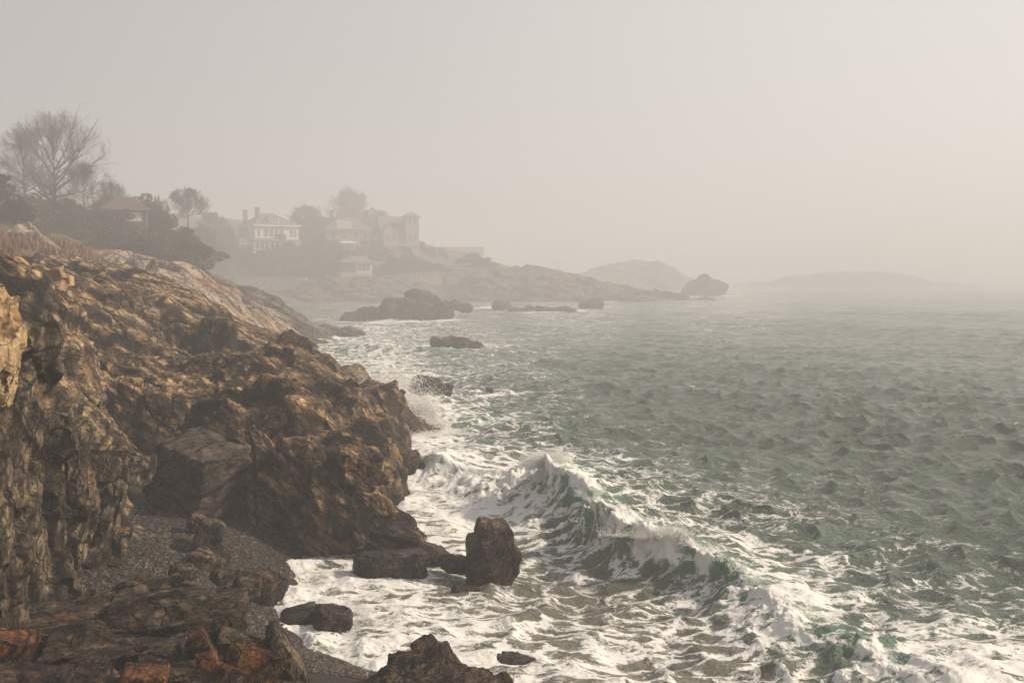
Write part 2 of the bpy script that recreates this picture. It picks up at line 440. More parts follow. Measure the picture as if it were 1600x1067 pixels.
    bp = N('Bump', i_Strength=min(1.0, .95*bump)); bp.inputs['Distance'].default_value = .16*sc; L(hgt, bp.inputs['Height'])
    bs = N('BsdfPrincipled'); L(col, bs.inputs['Base Color']); L(rg, bs.inputs['Roughness']); L(bp.outputs[0], bs.inputs['Normal'])
    bs.inputs['Specular IOR Level'].default_value = .2
    L(bs.outputs[0], out.inputs[0])
    return m

def plain_mat(name, col, rough=.8, var=.25, scale=3.0, bump=.0, col2=None, spec=.3, coords='Object', detail=5.0, mscale=(1,1,1), bdist=.05):
    m, t, out, N = nt(name); L = t.links.new
    tcx = N('TexCoord'); mp = N('Mapping'); mp.inputs['Scale'].default_value = mscale; L(tcx.outputs[coords], mp.inputs[0])
    n = N('TexNoise', i_Scale=scale, i_Detail=detail, i_Roughness=.65); L(mp.outputs[0], n.inputs[0])
    c2 = col2 or tuple(c*(1-var*1.4) for c in col)
    c = ramp(t, N, n.outputs[0], [(.32, c2), (.66, col)])
    bs = N('BsdfPrincipled'); L(c, bs.inputs['Base Color']); bs.inputs['Roughness'].default_value = rough
    bs.inputs['Specular IOR Level'].default_value = spec
    if bump:
        bp = N('Bump', i_Strength=bump); bp.inputs['Distance'].default_value = bdist; L(n.outputs[0], bp.inputs['Height']); L(bp.outputs[0], bs.inputs['Normal'])
    L(bs.outputs[0], out.inputs[0]); return m

BR = dict(dark=(.012,.008,.005), mid=(.066,.044,.026), light=(.47,.31,.16))
M_cliff = rock_mat('brown_rock', **BR, pale=(.52,.42,.29), ochre=(.33,.18,.07), ochre_amt=.25, wet=1.3, axis=(.75,.2,-.65))
M_slab = rock_mat('brown_slab_rock', dark=(.018,.012,.008), mid=(.095,.066,.041), light=(.50,.36,.20), ochre=(.36,.2,.08), ochre_amt=.25, wet=1.0, axis=(1,.3,-.5), pale_amt=.35)
M_crag = rock_mat('grey_brown_rock', dark=(.012,.0095,.006), mid=(.058,.045,.031), light=(.27,.21,.14), ochre=(.32,.16,.05), ochre_amt=.25, wet=.9, axis=(.15,.3,1), sc=.7, pale_amt=.2)
M_gold = rock_mat('golden_rock', dark=(.17,.105,.05), mid=(.36,.255,.14), light=(.50,.38,.23), ochre=(.45,.24,.07), ochre_amt=.55, wet=-5, axis=(.2,.2,1), sc=.6, pale=(.6,.5,.36), pale_amt=.5, bump=.7)
M_fore = rock_mat('dark_slate_rock', dark=(.008,.006,.005), mid=(.042,.03,.02), light=(.13,.09,.058), ochre=(.40,.15,.035), ochre_amt=.20, wet=.7, axis=(1,.4,.12), sc=.6, rough=.6, pale=(.25,.2,.15), pale_amt=.0)
M_wet = rock_mat('wet_brown_rock', dark=(.012,.009,.006), mid=(.07,.048,.03), light=(.19,.135,.085), ochre_amt=.2, wet=.9, axis=(.5,.2,.9), sc=.6, rough=.6, pale_amt=0)
M_boul = rock_mat('grey_boulder_rock', bump=.8, dark=(.016,.012,.009), mid=(.06,.048,.037), light=(.14,.11,.083), ochre_amt=.05, wet=.8, axis=(1,.3,.18), sc=.6, rough=.7, pale_amt=.05)
M_pale = rock_mat('pale_granite', dark=(.12,.09,.07), mid=(.30,.235,.18), light=(.44,.36,.28), ochre=(.40,.2,.11), ochre_amt=.5, wet=1.5, axis=(.6,.2,-.8), sc=2.2, pale=(.58,.5,.4), pale_amt=.6)
M_far = rock_mat('far_shore_rock', dark=(.025,.019,.014), mid=(.085,.065,.045), light=(.26,.2,.145), ochre_amt=.3, wet=1.2, axis=(1,.2,-.3), sc=4.0, pale_amt=.3)
M_fardark = rock_mat('far_dark_rock', dark=(.02,.015,.012), mid=(.06,.045,.035), light=(.13,.095,.07), ochre_amt=.1, wet=1.0, axis=(1,.2,-.3), sc=2.5, pale_amt=.0)

# ================================================================= SEA
# breaking wave crests (plan) and their height
def catmull(pts, n=40):
    pts = [np.array(p, float) for p in pts]; pts = [2*pts[0]-pts[1]]+pts+[2*pts[-1]-pts[-2]]; out = []
    for i in range(1, len(pts)-2):
        for k in range(n):
            t = k/n; p0, p1, p2, p3 = pts[i-1:i+3]
            out.append(.5*((2*p1)+(-p0+p2)*t+(2*p0-5*p1+4*p2-p3)*t*t+(-p0+3*p1-3*p2+p3)*t**3))
    return np.array(out)
# x, y, height, steepness
CREST = catmull([(-6,44.5,.2,.2),(-4.6,43.8,.6,.6),(-3.2,43.2,1.0,.9),(-1.9,42,.6,.5),(-.6,40.3,.7,.4),(.4,39.2,.85,.4),(1.2,38.2,1.2,.5),(1.9,36.9,1.38,.7),(2.5,35.2,1.15,.7),(3.1,33.4,1.0,.9),(3.7,31.4,1.05,.9),(4.5,30.0,.9,.8),(5.5,28.9,1.0,1.),
                 (6.4,27.3,.8,.7),(7.0,25.3,.6,.6),(7.6,23.4,.62,.6),(8.6,22.1,.68,.7),(9.8,21.0,.5,.5),(11.5,19.5,.3,.4),(15,18,.1,.2)])
CREST2 = catmull([(-14,63,.1,.2),(-9,61,.35,.3),(-5,58,.5,.4),(-1,57,.45,.3),(3,56,.3,.3),(8,57,.05,.2)])
CREST3 = catmull([(-24,112,.1,.2),(-19,110,.6,.5),(-14,108,.9,.6),(-8,107,.7,.4),(-1,108,.3,.3),(6,110,.05,.2)])
CREST4 = catmull([(7,34,.05,.2),(9.0,32.2,.25,.4),(11.2,31.2,.42,.7),(13,31.4,.25,.4),(16,31,.05,.2)])
FOAM = [(400,885,.95),(420,930,.85),(390,960,1.),(450,920,.8),(500,900,.72),(560,930,.62),(620,930,.6),(700,950,.5),(560,1000,.85),(480,1005,1.),(610,1005,.75),(650,1040,.7),(800,1045,.62),(900,1000,.5),
 (1000,980,.45),(700,905,.5),(650,790,.72),(700,760,.78),(750,800,.75),(690,840,.6),(620,760,.85),(800,770,.72),(860,720,.45),(830,735,.6),(900,740,.45),(810,880,.35),(900,880,.4),(880,930,.3),(950,920,.12),(1050,930,.25),
 (1000,1040,.42),(1100,1000,.4),(1150,960,.45),(1200,900,.66),(1230,970,.9),(1260,950,.7),(1150,1040,.35),(1280,1045,.28),(1350,1030,.5),(1330,985,.25),(1380,1060,.6),(1500,1050,.75),(1590,1040,.7),(1250,880,.4),(1350,900,.22),(1450,960,.35),
 (1550,990,.5),(1600,960,.3),(1400,850,.14),(1500,820,.04),(1600,850,0.),(700,680,.58),(670,650,.75),(620,690,.8),(740,720,.5),(720,612,.35),(800,650,.26),(780,690,.3),(900,690,.12),(960,750,.28),(1050,790,.28),(1150,850,.3),(1100,830,.3),
 (1000,650,.04),(1100,720,.05),(1300,700,0.),(1500,600,0.),(1500,720,0.),(1000,550,0.),(1300,560,0.),(700,560,.12),(610,548,.5),(600,600,.6),(560,520,.4),(650,542,.35),(700,548,.32),(780,540,.3),(850,545,.08),(650,505,.35),(740,490,.2),(560,505,.3),
 (850,485,.35),(800,500,.05),(930,485,.3),(1000,480,.05),(1100,463,.3),(1160,459,.25),(1000,465,.3),(900,465,.2),(760,475,.3),(1300,480,0.),(1500,500,0.),(1590,1100,.6),(1000,1110,.5),(600,1110,.6),(500,480,.1),(460,485,.1),(1300,445,0.),
 (1030,865,.35),(960,850,.3),(1000,840,.28),(1060,835,.3),(1000,870,.35),(930,820,.25),(900,800,.3),(900,760,.25),(1080,860,.3),(860,790,.3),(1100,880,.4),(1450,880,.1)]
def crest_field(x, y, C, wback, wfront):
    """signed distance to crest: + seaward; height; steepness; unit shoreward normal"""
    best = np.full(x.shape, 9e9); k = np.zeros(x.shape, int)
    for i in range(len(C)):
        d = (x-C[i,0])**2+(y-C[i,1])**2; m = d < best; best[m] = d[m]; k[m] = i
    T = np.gradient(C[:, :2], axis=0); T /= np.linalg.norm(T, axis=1, keepdims=True)
    nrm = np.stack([-T[:,1], T[:,0]], 1)
    flip = nrm[:,0]+nrm[:,1] < 0; nrm[flip] *= -1                  # seaward = +x,+y
    d = (x-C[k,0])*nrm[k,0]+(y-C[k,1])*nrm[k,1]
    al = np.abs((x-C[k,0])*T[k,0]+(y-C[k,1])*T[k,1])
    return d, C[k,2]*np.exp(-(al/1.5)**2), C[k,3], -nrm[k], k
RINGS = [(590,502,5,3),(640,503,5,3),(690,502,5,3),(760,481,5,5),(800,488,6,3.5),(850,488,7,3.5),(900,486,6,4),(945,480,6,6),(700,543,3,2),(655,541,4,1.6),(752,540,3,1.6),(1090,464,9,6),(1130,463,8,6),(1155,460,5,4),(1000,468,10,6),(940,471,6,5),
 (870,471,12,5),(1040,469,8,6),(560,503,4,2.5),(545,520,3,2.2),(575,513,3,2),(520,528,3,2),(640,615,2.2,1.6),(770,613,1.6,.8),(790,612,1.5,.7),(660,655,1.6,1.6),(620,585,2,2.5),(600,566,2,2.5)]
def build_sea():
    # rows follow distance, columns follow bearing, so the mesh is finest near the camera
    py = np.concatenate([np.linspace(1250, 1090, 60), np.linspace(1088, 700, 400), np.linspace(699.4, 560, 270), np.linspace(559.7, 470, 290), np.linspace(469.8, 432, 180)])
    Y = FPX*CH/(py-HORIZ); Y = np.concatenate([Y, [2000, 2200, 2500]])
    u = np.concatenate([np.linspace(-2.2, -.62, 30), np.linspace(-.6, -.31, 60)[:-1], np.linspace(-.31, .56, 980), np.linspace(.565, .9, 50), np.linspace(.93, 2.2, 30)])
    U, YY = np.meshgrid(u, Y); X = U*YY; x = X.ravel(); y = YY.ravel()
    nr, nc = X.shape
    dist = np.maximum(y, 8)
    rng = np.random.RandomState(3)
    z = np.zeros_like(x); ox = np.zeros_like(x); oy = np.zeros_like(x)
    step = np.maximum(np.repeat(np.abs(np.gradient(Y)), nc)*1.25, dist*.0009)
    pxx, pyy = to_px(x, y, np.zeros_like(x))
    # foam cover interpolated between the places above
    f = rbf([(a, b*1.6) for a, b, c in FOAM], [c for a, b, c in FOAM])
    cov = np.clip(f(np.clip(pxx, 300, 1700), np.clip(pyy, 440, 1120)*1.6), 0, 1)
    cov *= np.clip((1500-dist)/1200, 0, 1)
    calm = 1-.62*np.clip((cov-.3)/.35, 0, 1)*(dist < 60)
    patch = .95+.75*fbm(np.stack([x/26, y/40, np.zeros_like(x)], 1).astype(np.float32), 3, 51)
    for n in range(72):
        lam = .75*(1.056**n)*(1+.1*rng.rand())
        if lam > 36: break
        ang = rad(243)+rng.randn()*(.72 if lam < 6 else .42)
        A = .0215*lam**.85*(1 if lam < 2.6 else (2.6/lam)**.60)*(1 if lam < 2.4 else .54)*(1.15 if lam > 13 else 1)*(.7+.6*rng.rand())
        k = 2*math.pi/lam; kx, ky = math.cos(ang)*k, math.sin(ang)*k
        w = patch*np.clip((lam/step-1.7)/2.4, 0, 1)*(calm if lam < 14 else calm**.7)
        # groups of waves, so the pattern never repeats
        ph = kx*x+ky*y+rng.rand()*6.28
        gk = k/5.5; grp = .75+.6*np.sin(gk*(x*math.cos(ang+1.3)+y*math.sin(ang+1.3))+rng.rand()*6.28)*np.cos(gk*.7*(x*math.cos(ang)+y*math.sin(ang))+rng.rand()*6)
        a = A*w*grp
        z += a*np.cos(ph); q = 1.22 if lam < 8 else 1.1
        ox += -q*a*np.sin(ph)*math.cos(ang); oy += -q*a*np.sin(ph)*math.sin(ang)
    pts = np.stack([x, y, np.zeros_like(x)], 1).astype(np.float32)
    nz1 = fbm(pts*.55, 4, 11); nz2 = fbm(pts*1.7+9, 4, 12); nzr = fbm(pts*1.1+3, 4, 14, ridge=True)
    nz3 = fbm(pts*4.2+7, 3, 17)
    crestz = z.copy()
    z += .10*nz1*(dist < 90)+.055*nz2*(dist < 60)*(.4+cov)
    thin = np.zeros_like(x); white = np.zeros_like(x)
    near = dist < 140
    for C, bw, fw, amp in ((CREST, 3.2, 1.75, 1.), (CREST2, 2.5, 1.3, 1.), (CREST3, 3.5, 2.0, 1.), (CREST4, 2.2, 1.2, .8)):
        xm, ym = x[near], y[near]
        xw = xm + .9*nz1[near] + .25*nz2[near]; yw = ym + .6*fbm(pts[near]*.5+40, 3, 21)
        d, Hh, st, nr_, k = crest_field(xw, yw, C, bw, fw)
        gone = np.abs(d) > 12
        Hh = np.where(gone, 0, Hh)
        back = np.exp(-(np.maximum(d, 0)/bw)**1.3)
        fr = np.clip(1+np.minimum(d, 0)/(fw*(1.5-.5*st)), 0, 1); fr = fr**1.35
        prof = np.where(d > 0, back, fr)
        hv = Hh*prof*(1+.38*nz1[near]+.16*nz2[near]+.10*np.abs(nz3[near]))*(.78+.5*np.clip(.5+fbm(np.stack([k*.022, k*0., k*0.], 1).astype(np.float32)+3, 2, 61), 0, 1))
        trough = -.16*Hh*np.exp(-((d+fw*1.9)/.9)**2)
        z[near] += hv*amp+trough
        lean = Hh*st*.55*prof**2.4
        ox[near] += nr_[:,0]*lean; oy[near] += nr_[:,1]*lean
        thin[near] = np.maximum(thin[near], np.clip(prof*1.25-.15, 0, 1)*np.clip((Hh-.18)/.8, 0, 1)*np.clip(1.25-np.maximum(d,0)/1.1, 0, 1)*amp)  # mask for the painted shine-through tint and the translucent mix
        top = np.exp(-((d-.15+.35*nz2[near])/.55)**2)*np.clip(Hh/1.0, 0, 1)*st
        brk = np.clip(.5+1.3*fbm(np.stack([k*.035, k*.0, d*.4], 1).astype(np.float32)+5, 3, 31), 0, 1)
        white[near] = np.maximum(white[near], top*(.55+.55*brk))
        # streaks drawn up the face
        face = (d < .2)*(d > -fw*1.6)*np.clip(Hh, 0, 1)
        streak = np.clip(fbm(np.stack([k*.12, np.zeros_like(d), d*.35], 1).astype(np.float32), 3, 33)*1.6+.1, 0, 1)
        white[near] = np.maximum(white[near], face*streak*.42)
        cov[near] = np.clip(cov[near]+face*.16*(nz1[near]+.2), 0, 1)
    for (bx, by, br, ba) in ((1.2,38.2,1.35,1.2),(1.7,37.2,.9,1.1),(.3,38.6,1.2,1.0),(1.2,35.2,.7,.8),(1.6,33.2,.7,.7),(1.9,34.0,.8,.6),(3.5,31.2,.8,.8),(4.3,30.0,.8,1.),(5.1,29.0,.8,1.),(5.8,28.4,.7,.9),(-3.8,43.8,.9,.8),(6.2,24.6,.7,.7),(8.6,21.8,.7,.8),(2.2,32.0,.7,.6)):
        white = np.maximum(white, ba*np.exp(-(((x+.5*nz2-bx)**2+(y+.5*nz1-by)**2)/br**2)**1.2)*(.8+.6*nz2))
    white = np.clip(white, 0, 1)
    for (a, b, rx, ry) in RINGS:
        g = G(a, b); q = ((x-g[0])/rx)**2+((y-g[1])/ry)**2
        white = np.maximum(white, np.where(q < 9, np.exp(-q*1.2)*(.85+.5*nz1), 0))
    white = np.clip(white, 0, 1)
    cov2 = np.maximum(cov, white)
    # churned foam is lumpy
    z += cov2**2*(.09*nz2+.05*fbm(pts*4.5, 3, 15))*(dist < 90)*1.2
    z += white*.22*np.abs(fbm(pts*4+2, 4, 16))
    # whitecaps on the steepest chop
    cap = np.clip((crestz-.36)/.2, 0, 1)*np.clip((120-dist)/60, 0, 1)*.4
    cov2 = np.maximum(cov2, cap)
    # brown-grey shallows over sand near the shore
    sh = rbf([(a, b*1.6) for a, b, c in SHAL], [c for a, b, c in SHAL])
    shal = np.clip(sh(np.clip(pxx, 300, 1700), np.clip(pyy, 440, 1120)*1.6), 0, 1)*(dist < 70)
    green = np.clip(1-np.abs(dist-38)/60, 0, 1)
    V = np.stack([x+ox, y+oy, z], 1)
    idx = np.arange(nr*nc).reshape(nr, nc)
    Q = np.stack([idx[:-1,:-1], idx[:-1,1:], idx[1:,1:], idx[1:,:-1]], -1).reshape(-1, 4)
    m, t, out, N = nt('sea_water'); L = t.links.new
    geo = N('NewGeometry')
    def A(n): return N('Attribute', attribute_name=n).outputs['Fac']
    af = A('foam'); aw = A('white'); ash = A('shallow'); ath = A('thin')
    # foam lace
    mp = N('Mapping'); mp.inputs['Rotation'].default_value = (0, 0, rad(-18)); mp.inputs['Scale'].default_value = (.62, 1.15, .6); L(geo.outputs['Position'], mp.inputs[0])
    wn = N('TexNoise', i_Scale=.8, i_Detail=4.0, i_Roughness=.6); L(mp.outputs[0], wn.inputs[0])
    wv = N('VectorMath', operation='MULTIPLY_ADD'); wv.inputs[1].default_value = (1.5,1.5,1.5); L(wn.outputs['Color'], wv.inputs[0]); L(mp.outputs[0], wv.inputs[2])
    v1 = N('TexVoronoi', feature='DISTANCE_TO_EDGE', i_Scale=1.25); L(wv.outputs[0], v1.inputs['Vector'])
    v2 = N('TexVoronoi', feature='DISTANCE_TO_EDGE', i_Scale=3.4); L(wv.outputs[0], v2.inputs['Vector'])
    nb = N('TexNoise', i_Scale=1.0, i_Detail=10.0, i_Roughness=.66, i_Distortion=.9); L(mp.outputs[0], nb.inputs[0])
    nl = N('TexNoise', i_Scale=.28, i_Detail=4.0, i_Roughness=.55, i_Distortion=.5); L(mp.outputs[0], nl.inputs[0])
    l1 = math_(t, N, 'SUBTRACT', 1.0, sstep(t, N, v1.outputs['Distance'], .0, .26))
    l2 = math_(t, N, 'SUBTRACT', 1.0, sstep(t, N, v2.outputs['Distance'], .0, .30))
    v3 = N('TexVoronoi', feature='DISTANCE_TO_EDGE', i_Scale=9.5); L(wv.outputs[0], v3.inputs['Vector'])
    l3 = math_(t, N, 'SUBTRACT', 1.0, sstep(t, N, v3.outputs['Distance'], .0, .30))
    pat = math_(t, N, 'MULTIPLY_ADD', l1, .30, math_(t, N, 'MULTIPLY', l2, .17))
    pat = math_(t, N, 'MULTIPLY_ADD', l3, .11, pat)
    pat = math_(t, N, 'MULTIPLY_ADD', nb.outputs[0], .75, pat)
    pat = math_(t, N, 'MULTIPLY_ADD', nl.outputs[0], .45, pat)
    # pat roughly 0.35..1.2 ; threshold falls as cover grows
    th = math_(t, N, 'MULTIPLY_ADD', af, -.60, 1.17)
    mk = math_(t, N, 'SUBTRACT', pat, th)
    soft = sstep(t, N, mk, -.05, .17)
    wk = math_(t, N, 'MULTIPLY_ADD', nb.outputs[0], .9, math_(t, N, 'MULTIPLY_ADD', aw, 1.15, -.98))
    wk = sstep(t, N, wk, -.02, .38)
    foam = math_(t, N, 'MAXIMUM', soft, wk, clamp=True)
    foam = math_(t, N, 'MULTIPLY', foam, sstep(t, N, math_(t, N, 'MAXIMUM', af, aw), .015, .10))
    # water body
    deep = mixc(t, N, nl.outputs[0], (.060,.090,.069), (.090,.123,.098))
    body = mixc(t, N, ash, deep, (.135,.118,.092))
    body = mixc(t, N, math_(t, N, 'MULTIPLY', af, .55), body, (.20,.24,.195))
    body = mixc(t, N, math_(t, N, 'MULTIPLY', ath, .85), body, (.19,.35,.26))  # sunlight glowing through thin crests, painted as a paler green body colour
    w3 = N('TexNoise', i_Scale=9.0, i_Detail=3.0, i_Roughness=.6); L(mp.outputs[0], w3.inputs[0])
    w1 = N('TexNoise', i_Scale=3.2, i_Detail=5.0, i_Roughness=.62, i_Distortion=.3); L(mp.outputs[0], w1.inputs[0])
    w2 = N('TexNoise', i_Scale=.85, i_Detail=6.0, i_Roughness=.6, i_Distortion=.4); L(mp.outputs[0], w2.inputs[0])
    hh = math_(t, N, 'MULTIPLY_ADD', w2.outputs[0], 1.4, math_(t, N, 'MULTIPLY_ADD', w1.outputs[0], .80, math_(t, N, 'MULTIPLY', w3.outputs[0], .20)))
    b_ = N('Bump', i_Strength=1.0); b_.inputs['Distance'].default_value = .34; L(hh, b_.inputs['Height'])
    bs = N('BsdfPrincipled', i_Roughness=.07, i_IOR=1.33); L(body, bs.inputs['Base Color']); L(b_.outputs[0], bs.inputs['Normal'])
    tl = N('BsdfTranslucent'); L(mixc(t, N, .0, (.38,.56,.43), body), tl.inputs['Color']); L(b_.outputs[0], tl.inputs['Normal'])
    ms = N('MixShader'); L(math_(t, N, 'MULTIPLY', ath, .25), ms.inputs[0]); L(bs.outputs[0], ms.inputs[1]); L(tl.outputs[0], ms.inputs[2])
    fh = math_(t, N, 'MULTIPLY_ADD', nb.outputs[0], 1.0, math_(t, N, 'MULTIPLY', foam, .35))
    fb = N('Bump', i_Strength=.8); fb.inputs['Distance'].default_value = .14; L(fh, fb.inputs['Height'])
    fo = N('BsdfPrincipled', i_Roughness=.8); fo.inputs['Base Color'].default_value = (.82,.82,.80,1); L(fb.outputs[0], fo.inputs['Normal'])
    ft = N('BsdfTranslucent'); ft.inputs['Color'].default_value = (.80,.82,.78,1)
    fm = N('MixShader'); fm.inputs[0].default_value = .12; L(fo.outputs[0], fm.inputs[1]); L(ft.outputs[0], fm.inputs[2])
    m2 = N('MixShader'); L(math_(t, N, 'MULTIPLY', foam, .96), m2.inputs[0]); L(ms.outputs[0], m2.inputs[1]); L(fm.outputs[0], m2.inputs[2])
    L(m2.outputs[0], out.inputs[0])
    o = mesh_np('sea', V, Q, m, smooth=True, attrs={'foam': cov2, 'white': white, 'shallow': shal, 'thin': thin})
    tag(o, 'grey green choppy sea breaking into white surf against the rocks', 'sea', kind='structure')
SHAL = [(400,900,.9),(500,1000,.9),(600,950,.95),(700,1000,1.),(900,1000,.95),(1050,980,.9),(1150,1040,.9),(950,920,.95),(850,900,.8),(700,800,.6),(800,790,.5),(650,760,.5),(700,900,.8),(620,680,.1),(900,760,0.),(1000,840,0.),
 (1200,860,0.),(1300,960,0.1),(1280,1050,.6),(1500,1000,0.),(1400,1060,.2),(1500,800,0.),(1000,600,0.),(700,600,0.),(1000,1110,1.),(600,1110,1.),(1600,600,0.),(750,700,.1),(1100,900,.35),(1200,990,.5)]
build_sea()

# seabed under everything, reaching past the sea's far edge
mb = MB(); mb.box(-900, 1800, -60, 2600, -3.2, -3.0)
sb = mb.build('seabed', plain_mat('seabed_sand', (.12,.1,.08))); tag(sb, 'sandy bed under the sea', 'seabed', kind='structure')

# ================================================================= NEAR AND MIDDLE ROCKS
def big(o, label, cat='outcrop', group=None): return tag(o, label, cat, group)

# main cliff
o = outcrop('sea_cliff', M_cliff, (-20, 28.5, -1.3), (-2.6, 50, 7.4), .064,
  pix=[(602,694,33.2),(590,690,32.6),(560,682,31.6),(520,680,31.3),(470,672,31.3),(430,668,31.3),(395,664,31.5),(345,648,32.3),(300,612,33.6),(250,590,35),(205,590,35.5),(178,584,35.8),
       (598,682,36),(594,672,38.5),(600,662,42),(560,650,36),(520,630,38),(470,610,38),(420,600,38),(370,590,38),(330,585,39),(280,575,40),
       (560,625,42),(500,590,44),(440,560,45),(380,545,46),(300,520,47),(230,505,47),(540,600,47),(480,560,49),
       (170,600,34),(150,600,38),(140,520,44)],
  poly=[(-5.0,31.4),(-5.6,30.6),(-6.2,30.3),(-7.0,30.5),(-7.8,30.7),(-8.8,31.5),(-9.5,33.2),(-10.6,34.6),(-12,35.4),(-13.6,35.8),(-15.2,36.4),(-21,36),(-21,51),(-6.0,51),(-5.7,46),(-5.4,42),(-5.1,38),(-4.9,34)], batter=.10, pnoise=.45,
  boxes=[(P(195,640,36.2),(.42,.45,1.5),rotm(0,4,12),.15),(P(240,660,35.8),(.5,.5,1.4),rotm(0,6,-8),.15),(P(385,720,31.9),(.55,.5,1.3),rotm(0,-6,20),.15),(P(300,660,34.2),(.5,.45,1.2),rotm(0,14,5),.12),(P(450,760,31.3),(.6,.45,1.5),rotm(0,10,-12),.15),(P(555,730,31.0),(.7,.6,.6),rotm(0,12,20),.15),
         (P(560,820,31.2),(1.0,.9,1.2),rotm(0,10,20),.2),(P(600,835,31.3),(.75,.7,.75),rotm(10,25,-15),.15),(P(632,845,31.2),(.45,.6,.5),rotm(0,30,10),.12),(P(510,840,31.0),(.7,.6,1.3),rotm(0,8,10),.2),
         (P(605,815,31.9),(.4,.5,.6),rotm(0,20,30),.1)],
  scale=1.8, amp=.62, axis=(.50,.1,-.86), seed=3, stretch=(1.7,1,.7), edge=False)
big(o, 'tall brown sea cliff with a sheer shaded face above the pebble cove', 'cliff')

# slab ridge behind it, up to the silhouette
o = outcrop('slab_ridge', M_slab, (-34, 42, .0), (-8, 70, 11.2), .11,
  pix=[(0,425,58),(60,432,58),(95,436,60),(130,422,60),(165,424,60),(195,424,60),(215,438,60),(245,442,60),(290,462,60),(335,488,60),(380,500,60),(420,512,60),(460,534,60),(490,552,58),(530,580,56),(560,605,54),
       (130,470,50),(200,475,50),(260,490,50),(320,508,50),(380,530,52),(440,550,52),(80,500,44),(160,520,45),(260,515,46),(340,535,47),(420,560,48),(500,595,50)],
  wpts=[(-36,66,5),(-30,68,5),(-24,68,4.5),(-18,67,3),(-12,66,1.5),(-8,62,0),(-8,56,0),(-8,50,0),(-36,50,8)],
  scale=2.7, amp=.85, axis=(.95,.25,-.52), seed=14, stretch=(2.2,1.0,.45), edge=False)
big(o, 'ridge of tilted tan rock slabs climbing above the main cliff')

# lower ridge reaching the splash
o = outcrop('splash_ridge', M_cliff, (-27, 50, -1.3), (-3.6, 92, 6.0), .14,
  pix=[(475,531,70),(500,528,70),(520,546,68),(545,560,66),(570,572,64),(600,590,61),(622,622,58),(640,638,56),(648,648,55),(600,610,58),(560,600,60),(520,570,64),(600,650,54.5),(560,640,54),(620,665,54),
       (430,525,76),(400,520,80),(450,530,74),(575,672,52),(640,655,54.5)],
  wpts=[(-4.6,52,-.8),(-4.4,55,-.8),(-5.0,58,-.8),(-6.2,61,-.8),(-7.6,64,-.8),(-9,68,-.8),(-11,73,-.8),(-14,78,-.8),(-18,84,-.8),(-4.3,50,-.8),(-22,88,-.8),(-27,92,1),(-27,80,4),(-27,60,4.5),(-20,52,3.5),(-14,50,2.0),(-9,50,1.0),(-6,50,.3)],
  scale=2.4, amp=.75, axis=(.70,.1,-.72), seed=23, stretch=(3.0,1,.5), edge=False)
big(o, 'dark brown ridge of striped rock beside the splash of white spray')

# pale hump and tip further back
o = outcrop('granite_hump', M_pale, (-50, 76, -1.3), (-18, 132, 14), .26,
  pix=[(170,402,100),(190,398,98),(215,402,96),(240,408,94),(270,400,92),(305,399,92),(330,408,92),(345,428,92),(360,450,94),(375,470,96),(395,490,98),(200,420,86),(250,430,84),(300,430,84),(250,460,78),(320,470,80),(360,490,84),
       (385,455,112),(400,475,112),(360,440,108)],
  wpts=[(-18,80,-1),(-18,90,-1),(-19,100,-1),(-21,110,-1),(-24,122,-1),(-28,131,-1),(-50,130,6),(-50,100,9),(-50,80,8),(-40,77,7)],
  scale=3.0, amp=.75, axis=(.7,.2,-.7), seed=31, stretch=(2.4,1,.8), edge=False, fine=.7)
big(o, 'pale pink granite hump behind the slab ridge, fading into haze')
o = outcrop('rocky_point', M_far, (-60, 104, -1.3), (-18, 172, 9), .33,
  pix=[(380,452,120),(410,462,125),(440,474,130),(455,480,135),(480,492,140),(500,500,143),(520,512,144),(528,516,144),(420,490,125),(470,505,132),(500,515,138),(400,470,118),(360,440,125)],
  wpts=[(-22,150,-1.2),(-19,142,-1.2),(-20,130,-1.2),(-22,120,-1.2),(-24,112,-1.2),(-30,160,-1.2),(-38,165,-1),(-50,170,0),(-60,165,3),(-60,130,6)],
  scale=2.6, amp=.85, axis=(.9,.2,-.5), seed=37, stretch=(2.4,1,.8), edge=False, fine=.8)
big(o, 'low dark rocky point sloping from the pale hump down to the water')

# left: gully slope between crag and cliff
o = outcrop('gully_slope', M_slab, (-24, 27.5, -.6), (-10, 46, 10.6), .08,
  pix=[(-60,395,34),(5,402,33),(25,408,33),(45,428,33),(95,442,36),(105,452,36),(120,475,36),(60,470,33),(45,480,31),(70,500,31.5),(110,525,33),(132,560,33),(80,545,30),(150,620,34),(190,660,36),(95,600,29.5),(120,640,29.5),
       (160,700,31),(200,730,33),(210,790,31),(180,780,28.8),(130,740,28.5),(150,500,42),(200,540,42),(170,580,38),(60,430,42),(120,440,44),(170,450,45)],
  wpts=[(-10.6,29,.3),(-10.6,31,.5),(-10.8,33,.8),(-11.2,35,1.2),(-12.4,28,.8),(-12,36.5,2.5),(-24,30,9),(-24,38,10),(-24,46,8),(-16,46,5),(-11,44,4)],
  scale=2.1, amp=.75, axis=(.8,.3,-.45), seed=44, stretch=(2.0,1,.6), edge=False)
big(o, 'broken brown rock slope dropping into the shaded gully')

